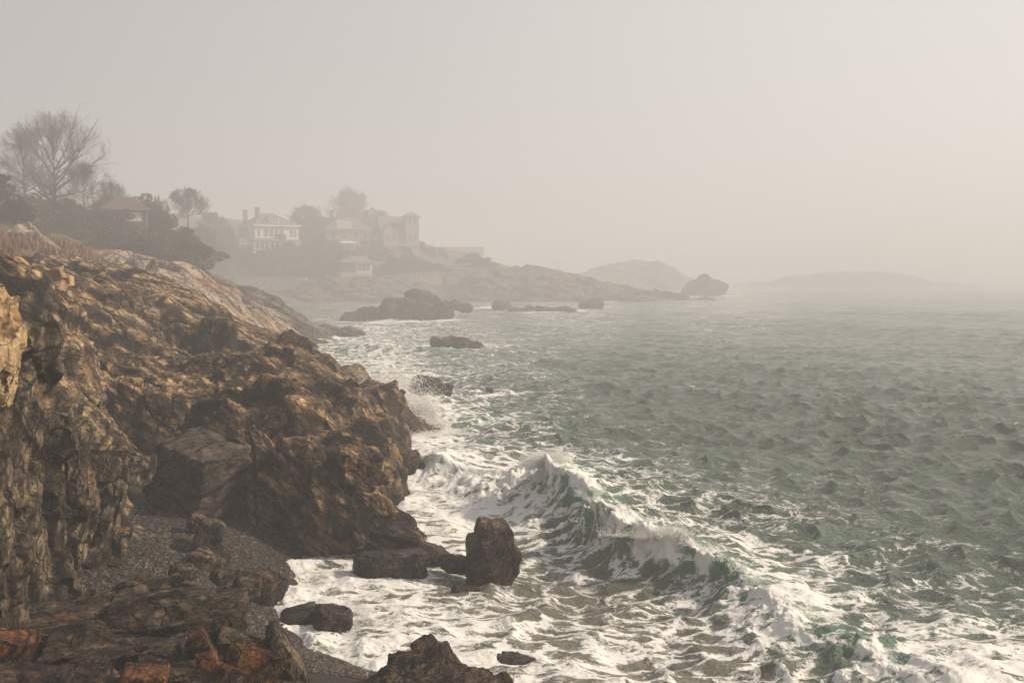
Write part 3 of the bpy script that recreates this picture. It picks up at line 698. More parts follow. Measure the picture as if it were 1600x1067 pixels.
# near crag with columns
o = outcrop('column_crag', M_crag, (-17, 15.5, .2), (-8.2, 28, 8.6), .046,
  pix=[(40,522,21.6),(62,532,22),(74,552,22.2),(20,560,20.5),(78,640,23.2),(100,655,23.6),(130,668,24.2),(138,690,24.6),(150,718,25),(180,738,25.6),(193,750,25.8),(30,650,20),(50,700,20.8),(70,690,21.8),(95,740,23.0),
       (5,670,18.6),(20,760,18.8),(60,770,21.2),(100,800,23.2),(120,850,24),(10,800,17.6),(40,815,18.4),(62,860,19.2),(66,850,19.6),(185,750,26.6)],
  wpts=[(-12,28,2),(-14,27.5,3),(-17,27,5),(-17,22,7),(-17,17,7),(-11.4,16,4.2),(-9.0,18.2,3.9)],
  poly=[(-8.5,15.0),(-8.9,18),(-9.4,20.5),(-10.0,22),(-11.2,23.4),(-11.0,24.8),(-10.6,25.6),(-10.5,27.0),(-11.6,28.2),(-18,28.2),(-18,15)], batter=.08, pnoise=.25,
  boxes=[(P(178,815,25.7),(.42,.5,1.15),rotm(0,3,8),.08),(P(150,790,25.4),(.55,.4,.28),rotm(5,12,8),.06),(P(118,760,24.3),(.32,.4,1.5),rotm(0,-4,20),.1),(P(75,780,22.3),(.3,.35,1.7),rotm(0,6,30),.1),
         (P(55,590,21.8),(.36,.45,1.1),rotm(0,-5,10),.1),(P(100,720,23.4),(.3,.4,1.2),rotm(0,-12,15),.08),(P(205,725,27.4),(.6,.5,.4),rotm(0,15,10),.08),(P(165,722,26.5),(.5,.5,.45),rotm(0,10,20),.08)],
  scale=.85, amp=.30, axis=(.12,.25,1), seed=57, stretch=(1.7,1,.8), edge=False)
big(o, 'grey brown crag of upright rock columns rising from the pebble beach', 'crag')

# golden boulder at the left edge
o = outcrop('golden_boulder', M_gold, (-11.2, 15.4, 5.2), (-8.0, 18.9, 9.2), .05,
  boxes=[(P(-58,560,17.1),(.95,.8,1.0),rotm(0,-7,12),.25),(P(-45,500,17.2),(.72,.6,.45),rotm(0,6,0),.2),(P(-62,610,17.1),(.75,.7,.55),rotm(0,-14,5),.2)],
  scale=.7, amp=.16, axis=(.2,.2,1), seed=61, edge=False)
tag(o, 'sunlit golden rock face at the left edge above the columns', 'boulder')

# foreground outcrop
fb = []
rs = random.Random(12)
for (px, py, Y, hx, hy, hz, ax, ay, az) in [
    (285,925,19.4,1.25,.75,.14,6,5,14),(240,915,19.6,1.1,.7,.13,2,-4,-8),(330,912,19.9,.7,.5,.2,4,9,20),(120,945,18.9,1.1,.6,.15,3,2,5),(60,960,18.2,1.0,.6,.18,-4,4,-6),(180,985,17.6,1.2,.6,.12,3,4,8),
    (325,1000,18.4,.16,.35,.55,0,-22,20),(400,1022,18.2,.48,.4,.42,4,8,28),(372,985,18.7,.4,.4,.3,0,15,10),(440,1005,18.9,.16,.5,.55,0,-28,15),(350,1045,17.8,.35,.4,.3,0,10,40),(260,1040,17.0,.5,.4,.2,8,8,20),
    (440,1050,18.0,.5,.4,.2,0,6,10),(300,1060,16.8,.8,.5,.2,0,-6,-10),(80,1040,16.0,.9,.5,.2,0,8,10)]:
    fb.append((P(px,py+26,Y),(hx,hy,hz),rotm(ax,ay,az),.03))
o = outcrop('foreground_outcrop', M_fore, (-12.5, 11, -1.0), (-3.0, 22.3, 4.2), .042,
  pix=[(a_, b_+26, c_) for a_, b_, c_ in [(-60,965,17.5),(0,965,18),(100,965,18.6),(190,945,19.2),(255,928,19.6),(330,930,19.8),(372,955,19.6),(375,985,19.2),(300,985,18.6),(200,990,18.3),(100,1000,17.8),
       (190,1005,17.4),(80,1020,16.6),(300,1010,17.6),(390,1000,18.6),(445,1020,18.6),(468,1055,18.3),(330,1067,16.8),(420,1067,17.4),(0,1060,15),(200,1060,16)]],
  wpts=[(-3.6,19.5,-.6),(-3.3,17,.2),(-3.2,14,.8),(-3.2,11.5,1.2),(-4.2,20.3,.0),(-5.3,20.8,.2),(-6.4,21.6,.6),(-7.6,21.9,.9),(-9,21.9,1.0),(-10,21.5,1.0),(-12.5,21.5,2.5),(-12.5,16,4.0),(-9,12,3.2),(-6,12,2.6),(-12.5,11,3.5)],
  boxes=fb, scale=.62, amp=.25, rel=1.7, axis=(1,.5,.12), seed=71, stretch=(3.0,1.2,.42), edge=False, warp=.15)
big(o, 'dark slaty foreground outcrop with rust orange faces at the bottom left')

o = outcrop('foreground_hummock', M_fore, (-3.6, 16, -1.0), (.8, 21.6, 2.2), .035,
  pix=[(585,1052,20),(610,1040,19.9),(640,1026,19.8),(665,1012,19.7),(690,1018,19.7),(705,1022,19.5),(730,1032,19.6),(755,1050,19.6),(790,1060,19.7),(640,1050,19),(700,1050,18.8),(580,1067,19)],
  wpts=[(-3.3,20.3,0),(-2.8,20.8,-.3),(-1.8,20.8,-.6),(-.8,20.9,-.8),(.2,20.6,-.8),(.4,19.6,-.8),(.6,18,-.8),(-3.4,17,.6),(-1.5,16.4,.8),(0,16.4,0)],
  boxes=[(P(620,1048,19.6),(.2,.25,.25),rotm(10,20,30),.05),(P(668,1030,19.7),(.22,.3,.3),rotm(10,-20,10),.05),(P(700,1040,19.6),(.28,.3,.26),rotm(0,30,0),.05),(P(745,1055,19.5),(.25,.3,.2),rotm(0,20,20),.05),(P(785,1066,19.8),(.12,.15,.14),rotm(0,0,30),.04)],
  scale=.45, amp=.20, rel=2.0, axis=(.6,.3,.6), seed=77, stretch=(1.4,1,.8), edge=False)
big(o, 'dark knobbly rock in the foreground below the surf')

M_rust = rock_mat('rusty_orange_rock', dark=(.02,.010,.006), mid=(.085,.036,.015), light=(.24,.10,.035), ochre=(.30,.12,.035), ochre_amt=.35, wet=-5, axis=(.2,.3,1), sc=.5, pale=(.3,.2,.12), pale_amt=0)
# ---- separate boulders
def boulder(px, py, Y, half, rot, label, mat=M_wet, rnd=.12, name='boulder', cat='boulder', group=None, seed=1, extra=(), scale=None, amp=None, axis=(.5,.3,.7), h=None, cut=None, stretch=(1.8,1,.7), fine=1.0):
    c = P(px, py, Y); r = max(half)*1.75+.1; h = h or max(.022, Y*.0011)
    bx = [(c, half, rotm(*rot), rnd)]
    for (dx, dy, dz, hf, rt, rr) in extra: bx.append(((c[0]+dx, c[1]+dy, c[2]+dz), hf, rotm(*rt), rr))
    m = max(half)
    ext = r + (max([abs(e[0])+max(e[3]) for e in extra]+[0])*.6)
    o = outcrop(name, mat, (c[0]-ext, c[1]-ext, max(c[2]-ext, -1.5)), (c[0]+ext, c[1]+ext, c[2]+ext), h, boxes=bx,
                scale=scale or m*.8, amp=amp or m*.22, axis=axis, seed=seed, stretch=stretch, fine=fine, rel=1.3 if Y < 60 else 2.8)
    return tag(o, label, cat, group)
boulder(312,752,31.2,(1.12,1.0,1.35),(6,14,-28),'huge grey angular boulder leaning in the shade of the cliff',M_boul,.06,seed=101,scale=1.7,amp=.16,axis=(.9,.3,.35),stretch=(1.6,1.2,.6),
        extra=[(-.35,-.1,-.55,(1.05,.8,.85),(0,-20,-20),.2)])
boulder(330,842,27.6,(.42,.45,.55),(0,8,15),'squat pale brown rock pillar on the pebbles below the huge boulder',M_crag,.12,seed=103,scale=.5,amp=.12)
boulder(325,878,26.8,(.5,.4,.28),(0,12,0),'broken rock foot in front of the squat pillar',M_crag,.08,seed=104,scale=.4,amp=.12)
boulder(250,855,28.0,(.78,.5,.28),(4,8,12),'low banded rock lying on pebbles left of the squat pillar',M_crag,.12,seed=105,scale=.5,amp=.13,axis=(1,.3,.2))
boulder(306,815,28.8,(.24,.2,.22),(10,20,10),'small pale block wedged under the huge boulder',M_crag,.04,seed=106,amp=.05)
boulder(213,833,27.6,(.15,.15,.2),(0,10,20),'small whitish stone beside the column crag foot',M_pale,.05,seed=107,amp=.04)
boulder(608,884,28.9,(1.08,.48,.40),(0,-2,7),'flat topped slab block at the foot of the cliff in the surf',M_boul,.06,seed=108,scale=.9,amp=.15,axis=(.2,.2,1))
boulder(766,866,28.9,(.52,.50,1.02),(4,9,12),'tall standing rock alone in the foam',M_wet,.12,seed=119,scale=1.1,amp=.10,axis=(.45,.1,-.85),
        extra=[(.34,.05,-.42,(.40,.46,.74),(0,24,10),.1),(-.30,0,-.25,(.40,.46,.84),(0,-2,0),.08)])
boulder(708,880,29.2,(.42,.4,.24),(0,10,30),'small dark rock between slab block and standing rock',M_boul,.1,seed=110,amp=.1)
boulder(672,862,30.4,(.5,.4,.22),(0,20,20),'low dark rock just right of the cliff toe',M_boul,.1,seed=111,amp=.12)
boulder(408,920,26.2,(.48,.5,.40),(0,22,-20),'dark angular boulder where the foam meets the pebbles',M_wet,.1,seed=112,scale=.5,amp=.14)
boulder(385,912,25.6,(.35,.4,.3),(10,10,20),'low dark rock against the left of the angular surf boulder',M_wet,.1,seed=113,amp=.1)
boulder(518,972,24.6,(.52,.55,.42),(0,10,20),'rounded grey boulder with water running off its top',M_boul,.32,seed=114,scale=.8,amp=.08,axis=(.3,.2,1),fine=.5)
boulder(470,966,24.9,(.5,.45,.32),(0,-12,10),'dark sloping boulder touching the rounded grey one',M_boul,.22,seed=115,scale=.8,amp=.09,axis=(1,.2,.4),fine=.6)
boulder(808,1033,22.6,(.55,.4,.14),(0,0,8),'smooth domed stone awash near the bottom of the surf',M_boul,.15,seed=116,scale=.8,amp=.05,fine=.4)
boulder(728,922,27.2,(.42,.3,.12),(0,8,0),'brown stone barely above the foam below the standing rock',M_wet,.1,seed=117,amp=.05,fine=.5)
boulder(628,724,42.5,(.62,.7,.70),(0,12,20),'wet brown block at the water behind the main cliff',M_wet,.15,seed=118,scale=.9,amp=.2,extra=[(-.5,.4,.35,(.8,.7,.5),(0,20,0),.15)])
boulder(648,732,42.8,(.35,.4,.45),(0,25,0),'dark narrow rock beside the wet brown block',M_wet,.1,seed=119,amp=.12)
boulder(668,604,72,(1.3,1.1,.75),(0,10,10),'dark rock half hidden by the splash of spray',M_fardark,0.69,seed=120,amp=.4,extra=[(.9,0,-.3,(.9,.8,.5),(0,20,0),.2)])
boulder(765,610,72,(.30,.3,.18),(0,10,0),'tiny dark rock tip showing in the open water',M_fardark,0.17,seed=121,amp=.06)
boulder(708,538,116,(2.7,1.5,.42),(0,3,5),'low jagged rock in a breaking swell',M_fardark,.25,seed=122,scale=1.3,amp=.45,extra=[(-1.7,0,.1,(.8,1,.5),(0,14,0),.1),(-.3,.2,.35,(.9,.9,.45),(0,-10,10),.1),(1.2,0,.25,(.8,.9,.5),(0,16,0),.1),(2.6,0,-.1,(.9,.8,.35),(0,5,0),.1)])
boulder(322,1020,17.5,(.15,.28,.50),(0,-24,18),'tall rust orange rock splinter leaning in the foreground outcrop',M_rust,.03,name='rock',cat='rock',seed=150,scale=.6,amp=.10)
boulder(398,1042,17.7,(.44,.34,.36),(6,8,30),'square rust orange rock block beside the leaning splinter',M_rust,.04,name='rock',cat='rock',seed=151,scale=.5,amp=.14)
boulder(355,1062,17.2,(.22,.25,.24),(0,20,40),'small rust orange rock wedged below the splinter',M_rust,.03,name='rock',cat='rock',seed=152,scale=.5,amp=.05)
boulder(12,1010,16.6,(.42,.35,.20),(5,6,10),'flat rust orange rock at the bottom left edge',M_rust,.03,name='rock',cat='rock',seed=153,scale=.5,amp=.05)
boulder(446,1018,18.2,(.14,.4,.56),(0,-30,14),'pale grooved rock splinter at the right end of the foreground outcrop',M_crag,.03,name='rock',cat='rock',seed=154,scale=.5,amp=.05,axis=(.4,.1,.9))
boulder(225,1058,16.2,(.40,.3,.14),(5,6,10),'thin dark rust slab low in the foreground outcrop',M_rust,.03,name='rock',cat='rock',seed=155,scale=.5,amp=.05)
for (px, py, Y, hs, sd, lb) in [(150,868,25.4,(.34,.3,.24),160,'blocky grey boulder at the foot of the column crag'),(95,900,24.2,(.30,.3,.2),161,'broken grey block on the pebbles left of the crag foot'),(185,858,26.2,(.22,.25,.22),162,'small grey block touching the crag corner'),
    (228,872,26.4,(.2,.2,.12),163,'flat little stone between crag and banded rock'),(285,893,24.9,(.30,.25,.16),164,'low brown stone on the pebbles before the squat pillar'),(350,902,25.0,(.26,.25,.16),165,'dark stone right of the squat pillar foot'),(120,925,22.6,(.38,.3,.2),166,'dark wedge of rock between pebbles and foreground outcrop')]:
    boulder(px, py, Y, hs, (8,sd*7%30,sd*13%60), lb, M_crag, .05, name='rock', cat='rock', seed=sd, scale=.4, amp=.09)
G_ROCK='rocks awash off the far shore'
boulder(655,486,184,(6.5,4,1.9),(0,-2,5),'biggest of the dark rocks off the cove, with a domed top',M_fardark,1.75,seed=130,scale=3,amp=1.0,extra=[(-4.5,0,-.9,(5.5,3,1.2),(0,-3,0),.4),(0.8,0,1.7,(3.1,2.6,1.5),(0,0,0),.8)],group=G_ROCK)
boulder(556,495,182,(2.8,2,1.0),(0,-12,5),'low dark rock left of the biggest offshore rock',M_fardark,0.92,seed=131,scale=2,amp=.6,group=G_ROCK)
boulder(720,479,205,(2.4,2,.9),(0,12,5),'small dark rock just behind the right end of the biggest offshore rock',M_fardark,0.83,seed=132,scale=2,amp=.5,group=G_ROCK)
boulder(783,478,232,(2.1,1.8,1.2),(0,4,5),'small domed dark rock midway along the row of offshore rocks',M_fardark,1.10,seed=133,scale=2,amp=.5,group=G_ROCK)
boulder(808,484,226,(1.9,1.5,.45),(0,0,5),'flat dark rock right of the small domed rock',M_fardark,0.41,seed=134,scale=2,amp=.4,group=G_ROCK)
boulder(827,482,226,(1.1,1.2,.8),(0,8,5),'pointed little rock in the row of offshore rocks',M_fardark,0.74,seed=135,scale=1.5,amp=.4,group=G_ROCK)
boulder(862,484,224,(3.6,1.8,.75),(0,0,5),'long low rock in the row of offshore rocks',M_fardark,0.69,seed=136,scale=2,amp=.6,group=G_ROCK)
boulder(888,486,218,(2.2,1.4,.6),(0,0,5),'low rock below the long one in the offshore row',M_fardark,0.55,seed=137,scale=2,amp=.4,group=G_ROCK)
boulder(924,476,240,(2.8,2.2,1.3),(0,-10,5),'rounded dark rock at the right end of the offshore row',M_fardark,1.20,seed=138,scale=2,amp=.6,group=G_ROCK)

# ---- far shore masses
o = outcrop('headland', M_far, (-34, 286, -1.3), (62, 345, 16), .62,
  pix=[(a_, b_+5, c_) for a_, b_, c_ in [(690,432,300),(715,425,302),(735,420,304),(770,424,302),(800,424,302),(830,424,300),(850,430,298),(880,427,300),(905,429,300),(925,431,300),(940,438,300),(955,442,300),(975,446,302),(1000,447,305),(1020,446,305),(1040,452,305),
       (700,450,296),(760,445,297),(820,440,296),(880,440,295),(920,445,296),(735,412,330),(830,416,335),(890,424,335)]],
  wpts=[(-30,288,-1.2),(-15,288,-1.2),(0,287,-1.2),(15,287,-1.2),(30,288,-1.2),(45,292,-1.2),(55,300,-1.2),(60,320,-1.2),(60,340,-1.2),(30,343,4),(0,343,9),(-30,343,10)],
  scale=4.6, rel=3.4, amp=1.2, axis=(1,.2,-.4), seed=201, stretch=(1.8,1,.9), edge=False, fine=.8)
big(o, 'hazy tan headland of broken cliffs beyond the cove', 'headland')
o = outcrop('shore_bank', M_far, (-75, 262, -1.3), (-20, 304, 11), .5,
  pix=[(480,455,285),(500,440,296),(530,434,298),(560,434,298),(590,436,298),(615,440,298),(640,446,297),(520,455,288),(560,455,286),(600,458,286),(640,460,288),(670,455,296),(690,440,300)],
  wpts=[(-66,290,.6),(-60,276,.2),(-50,270,-.8),(-40,270,-1),(-30,274,-1),(-22,280,-1),(-20,300,2),(-75,300,2),(-70,302,5),(-50,303,7.5),(-35,303,7)],
  scale=3.6, rel=3.6, amp=1.0, axis=(1,.2,-.4), seed=205, stretch=(1.8,1,.9), edge=False, fine=.8)
big(o, 'low rocky bank in front of the sea wall below the summerhouse', 'rocky bank')
o = outcrop('tidal_rocks', M_fardark, (28, 296, -1.3), (72, 318, 5), .4,
  pix=[(950,452,300),(975,450,303),(1000,449,304),(1020,450,304),(1035,454,304),(1050,451,306),(1062,456,306)], wpts=[(50,299,-.6),(36,299,-.3)], scale=3, amp=1.1, axis=(1,.2,-.4), seed=206, zlow=-1.3, fine=.8)
big(o, 'low dark tidal rocks running out from the headland', 'rocks')
boulder(1103,452,362,(7.2,5,3.0),(0,-3,5),'humped sea stack at the end of the tidal rocks',M_fardark,3.04,name='sea_stack',cat='sea stack',seed=210,scale=5,amp=1.7,extra=[(1.2,0,2.2,(3.8,3.4,2.0),(0,8,0),1.0),(-5,0,-1,(4,3,2),(0,0,0),1)],h=.5)
o = outcrop('far_hill', M_far, (28, 490, -1.3), (116, 566, 20), 1.3,
  pix=[(930,416,520),(960,412,520),(990,409,520),(1015,408,520),(1040,410,520),(1055,416,520),(1070,430,520)], wpts=[(43,528,10),(30,528,9)], scale=10, rel=1.2, amp=1.2, axis=(1,.2,-.4), seed=211, zlow=-1.3, fine=.6)
big(o, 'faint rounded headland fading into fog behind the tidal rocks', 'headland')
o = outcrop('island', M_fardark, (140, 620, -1.3), (305, 690, 12), 1.5,
  pix=[(a_, b_+3, c_) for a_, b_, c_ in [(1205,438,650),(1225,434,650),(1235,429,650),(1255,425,650),(1290,423,650),(1330,424,650),(1365,422,650),(1400,424,650),(1430,425,650),(1437,431,650),(1455,437,650),(1475,439,650),(1290,426,672),(1400,427,672),(1340,426,672)]]+[(a, 438, 638) for a in range(1240, 1440, 25)], scale=14, rel=1.5, amp=1.0, axis=(1,.2,-.2), seed=212, zlow=-1.3, fine=.5)
big(o, 'faint low island in the fog on the right', 'island')
o = outcrop('islet', M_fardark, (150, 625, -1.3), (180, 655, 4), 1.0, pix=[(1192,438,642),(1205,438,642)], scale=8, amp=1.0, seed=213, zlow=-1.3, fine=.5)
big(o, 'tiny faint islet left of the low island', 'islet')

# ================================================================= PEBBLES
M_peb = plain_mat('wet_pebble_bed', (.045,.037,.03), .7, .5, 14, .8, coords='Object', detail=6)
def sheet(name, x0, x1, y0, y1, nx, ny, hf, mat, label, cat, kind='structure'):
    xs = np.linspace(x0, x1, nx); ys = np.linspace(y0, y1, ny); X, Y = np.meshgrid(xs, ys)
    Z = hf(X, Y)
    idx = np.arange(nx*ny).reshape(ny, nx); Q = np.stack([idx[:-1,:-1], idx[:-1,1:], idx[1:,1:], idx[1:,:-1]], -1).reshape(-1, 4)
    o = mesh_np(name, np.stack([X.ravel(), Y.ravel(), Z.ravel()], 1), Q, mat, smooth=True)
    return tag(o, label, cat, kind=kind)
beachf = rbf([(-14,24),(-12,23),(-11.5,25),(-10,26),(-9,27),(-8.5,29),(-7.6,26.3),(-7.2,28.5),(-6.6,26),(-6.5,29),(-10,31),(-12,34),(-14,30),(-8,22.5),(-6.8,24),(-6.0,24.5),(-5.2,23),(-4.4,22.4),(-3.4,21.6),(-2.6,21.3),(-5,20.5),(-3,20),(-2,22.5),(-4,24.5),(-5,27),(-5,30)],
             [1.6,1.3,1.3,1.25,1.1,1.0,.45,.4,.02,-.05,1.3,1.6,1.8,1.1,.5,.1,.05,.06,.05,.0,.7,.5,-.6,-.6,-.7,-.7])
sheet('pebble_beach', -14.5, -1.5, 18.5, 35, 130, 165, lambda X, Y: beachf(X, Y), M_peb, 'dark pebble beach in the cove below the cliff', 'beach')
def pebbles():
    rng = np.random.RandomState(8); n = 16000
    x = rng.uniform(-12.5, -2.2, n*3); y = rng.uniform(20, 33, n*3); z = beachf(x, y)
    dens = np.where((x < -6) | (y < 22.8), 1, .3)
    m = (z > -.02) & (rng.rand(n*3) < dens); x, y, z = x[m][:n], y[m][:n], z[m][:n]; n = len(x)
    bm = bmesh.new(); bmesh.ops.create_icosphere(bm, subdivisions=1, radius=1); bm.verts.ensure_lookup_table()
    bv = np.array([v.co[:] for v in bm.verts]); bf = np.array([[v.index for v in f.verts] for f in bm.faces]); bm.free()
    s = rng.uniform(.018, .05, (n, 1, 1))*np.where(rng.rand(n,1,1) > .96, 2.0, 1)
    a = rng.rand(n)*6.28; ca, sa = np.cos(a), np.sin(a)
    v = bv[None]*np.concatenate([s*1.2, s*.9, s*.6], 2); v = v*(1+rng.uniform(-.2, .2, v.shape))
    vx = v[...,0]*ca[:,None]-v[...,1]*sa[:,None]; vy = v[...,0]*sa[:,None]+v[...,1]*ca[:,None]
    V = np.stack([vx+x[:,None], vy+y[:,None], v[...,2]+z[:,None]+.01], -1).reshape(-1, 3)
    F = (bf[None]+(np.arange(n)*len(bv))[:,None,None]).reshape(-1, 3)
    m_, t, out, N = nt('pebble_stone'); L = t.links.new
    g = N('NewGeometry'); c = ramp(t, N, g.outputs['Random Per Island'], [(0, (.018,.015,.012)), (.45, (.05,.041,.032)), (.9, (.085,.07,.056)), (1, (.17,.145,.115))])
    b = N('BsdfPrincipled', i_Roughness=.5); L(c, b.inputs['Base Color']); L(b.outputs[0], out.inputs[0])
    o = mesh_np('pebbles', V, F, m_, smooth=False); tag(o, 'loose small grey and brown pebbles covering the beach', 'pebbles', kind='stuff')
pebbles()

# ================================================================= SPRAY
M_spray = plain_mat('spray_drops', (.85,.85,.82), .4, .03)
def spray(name, blobs, label, seed, mul=5):
    """blobs: (center, radii, count, lift, size)"""
    rng = np.random.RandomState(seed); Cs = []; Sz = []
    for c, r, n, lift, sz in blobs:
        n = int(n*mul); sz *= .55
        # fingers of water thrown up from the base
        nf = max(8, n//260)
        fa = rng.randn(nf, 3)*np.array(r)*.6; fa[:,2] = 0
        dirs = rng.randn(nf, 3)*np.array([.5,.4,.25]); dirs[:,2] = np.abs(dirs[:,2])+.8; dirs *= rng.uniform(.3, 1.15, (nf,1))*r[2]*2.0
        k = rng.randint(0, nf, n); tt = rng.rand(n)**lift
        p = np.array(c)+fa[k]+dirs[k]*tt[:,None]+rng.randn(n, 3)*np.array(r)*(.12+.34*tt[:,None])
        Cs.append(p); Sz.append(sz*rng.uniform(.35, 1.2, n)*(1.15-.6*tt))
    C_ = np.concatenate(Cs); s = np.concatenate(Sz); ok = C_[:,2] > -.1; C_ = C_[ok]; s = s[ok]
    bv = np.array([(1,0,0),(-1,0,0),(0,1,0),(0,-1,0),(0,0,1),(0,0,-1)], float); bf = np.array([(0,2,4),(2,1,4),(1,3,4),(3,0,4),(2,0,5),(1,2,5),(3,1,5),(0,3,5)])
    V = (C_[:,None]+bv[None]*s[:,None,None]*rng.uniform(.6, 1.4, (len(s),1,3))).reshape(-1, 3); F = (bf[None]+(np.arange(len(s))*6)[:,None,None]).reshape(-1, 3)
    o = mesh_np(name, V, F, M_spray, smooth=True); tag(o, label, 'spray', kind='stuff')
spray('sea_spray', [(P(652,652,57),(.8,.7,.60),4200,1.5,.075),(P(630,632,60),(1.5,1,.9),2600,1.0,.062),(P(612,602,64),(1.6,1,.8),1500,1.0,.06),(P(665,665,56),(1.4,.8,.28),1800,1.4,.06),(P(690,680,54),(1.8,.8,.18),1200,1.2,.05)],
      'white spray thrown up where the sea hits the dark ridge', 5, 2.4)
spray('wave_spray', [(P(838,728,37.4),(.55,.35,.25),2600,1.5,.03),(P(866,720,37.0),(.5,.3,.2),1600,1.5,.028)], 'white spray blowing off the peak of the tallest breaker', 6)
spray('crest_spray', [(P(1000,838,30.0),(.8,.2,.14),1800,1.2,.026),(P(1052,836,29.2),(.45,.2,.22),2000,1.1,.026),(P(960,846,30.8),(.5,.2,.10),900,1.5,.024)], 'low fringe of splashing water along the middle of the breaker', 7, 2.2)
_rr = random.Random(3)
spray('crest_droplets', [((CREST[i][0]+_rr.uniform(-.3,.1), CREST[i][1]+_rr.uniform(-.3,.1), CREST[i][2]*.9), (.25,.15,.07*(1+CREST[i][2])), 130, 1.3, .024) for i in range(130, 600, 9)],
      'fine drops thrown up all along the top of the breaker', 8, 1.6)
spray('surf_splash', [(P(575,975,24.9),(.35,.3,.10),1500,1.5,.022),(P(545,985,24.5),(.5,.3,.08),900,1.5,.022)], 'small splash of surf beside the rounded grey boulder', 9)

# ================================================================= LAND BEHIND
M_hill = plain_mat('dry_heath_ground', (.13,.09,.055), .95, .5, .25, .8, col2=(.05,.042,.028), coords='Object', detail=8, bdist=.8)
hill_pts = [P(*p) for p in [(-150,300,150),(-60,335,150),(0,350,140),(80,352,145),(0,398,75),(-80,390,75),(60,388,90),(100,392,95),(150,395,108),(200,398,112),(170,352,165),(230,362,180),(290,388,190),(240,392,140),(300,400,150),
   (330,402,230),(360,398,300),(400,393,318),(460,393,320),(540,400,330),(600,395,340),(650,390,350),(700,395,360),(740,405,365),(780,412,370),(840,414,365),(300,340,420),(500,350,450),(100,300,400),(-200,280,400),
   (345,431,301),(380,430,301),(480,432,301),(540,431,301),(600,430,301),(650,430,302),(700,428,306),(350,408,310),(420,408,310),(480,412,310)]]
hill_pts += [(-20,345,5),(0,360,4),(20,375,0),(60,380,-2),(-88,296,1.2),(-60,296,1.2),(-40,297,1.5),(-86,270,.2),(-70,262,-.6),(-60,262,-1.5),(-40,262,-3),(-88,240,.3),(-62,200,-1),(-50,170,-1),(-70,200,5),(-84,250,6),(-90,300,8),(-40,150,2),(-40,120,5),(-30,90,6),(-20,70,3),(-35,65,6),(-60,60,9),(-90,60,11),
   (-90,296,1.5),(-92,270,1.5),(-50,297,1.2),(-20,297,0),(0,320,1),(40,400,-3),(100,440,-3),(0,600,-3),(-100,600,8),(-300,600,20),(-300,60,22),(-300,300,30),(-76,297.5,1.2),(-30,298,1)]
hf = rbf([(p[0], p[1]) for p in hill_pts], [p[2] for p in hill_pts])
_rb = hf
LAND = [(-400,50),(-30,50),(-24,62),(-21,85),(-27,105),(-33,125),(-42,148),(-62,175),(-80,205),(-92,240),(-93,262),(-93,299),(-30,300),(20,304),(45,320),(35,360),(0,430),(-50,640),(-400,640)]
def hf(X, Y):
    sd = poly_sd(np.asarray(X, float), np.asarray(Y, float), LAND)
    return _rb(X, Y)-np.maximum(sd+3, 0)*1.6
def hz(x, y): return float(hf(np.array([x]), np.array([y]))[0])
def hfun(X, Y):
    Z = hf(X, Y); p = np.stack([X.ravel()/9, Y.ravel()/9, np.zeros(X.size)], 1)
    return Z+(.8*fbm(p, 4, 91)).reshape(X.shape)
sheet('hill', -300, 110, 58, 600, 260, 340, hfun, M_hill, 'brown heath hillside above the shore', 'hill')

sheet('cove_beach', -100, -38, 232, 299.5, 60, 60, lambda X, Y: 1.5*(Y-250-.55*np.maximum(X+80,0))/45+.12*np.sin(X*.7+Y*.3), plain_mat('damp_sand', (.17,.14,.11), .8, .3, .3), 'damp grey sand beach in the far cove', 'beach')
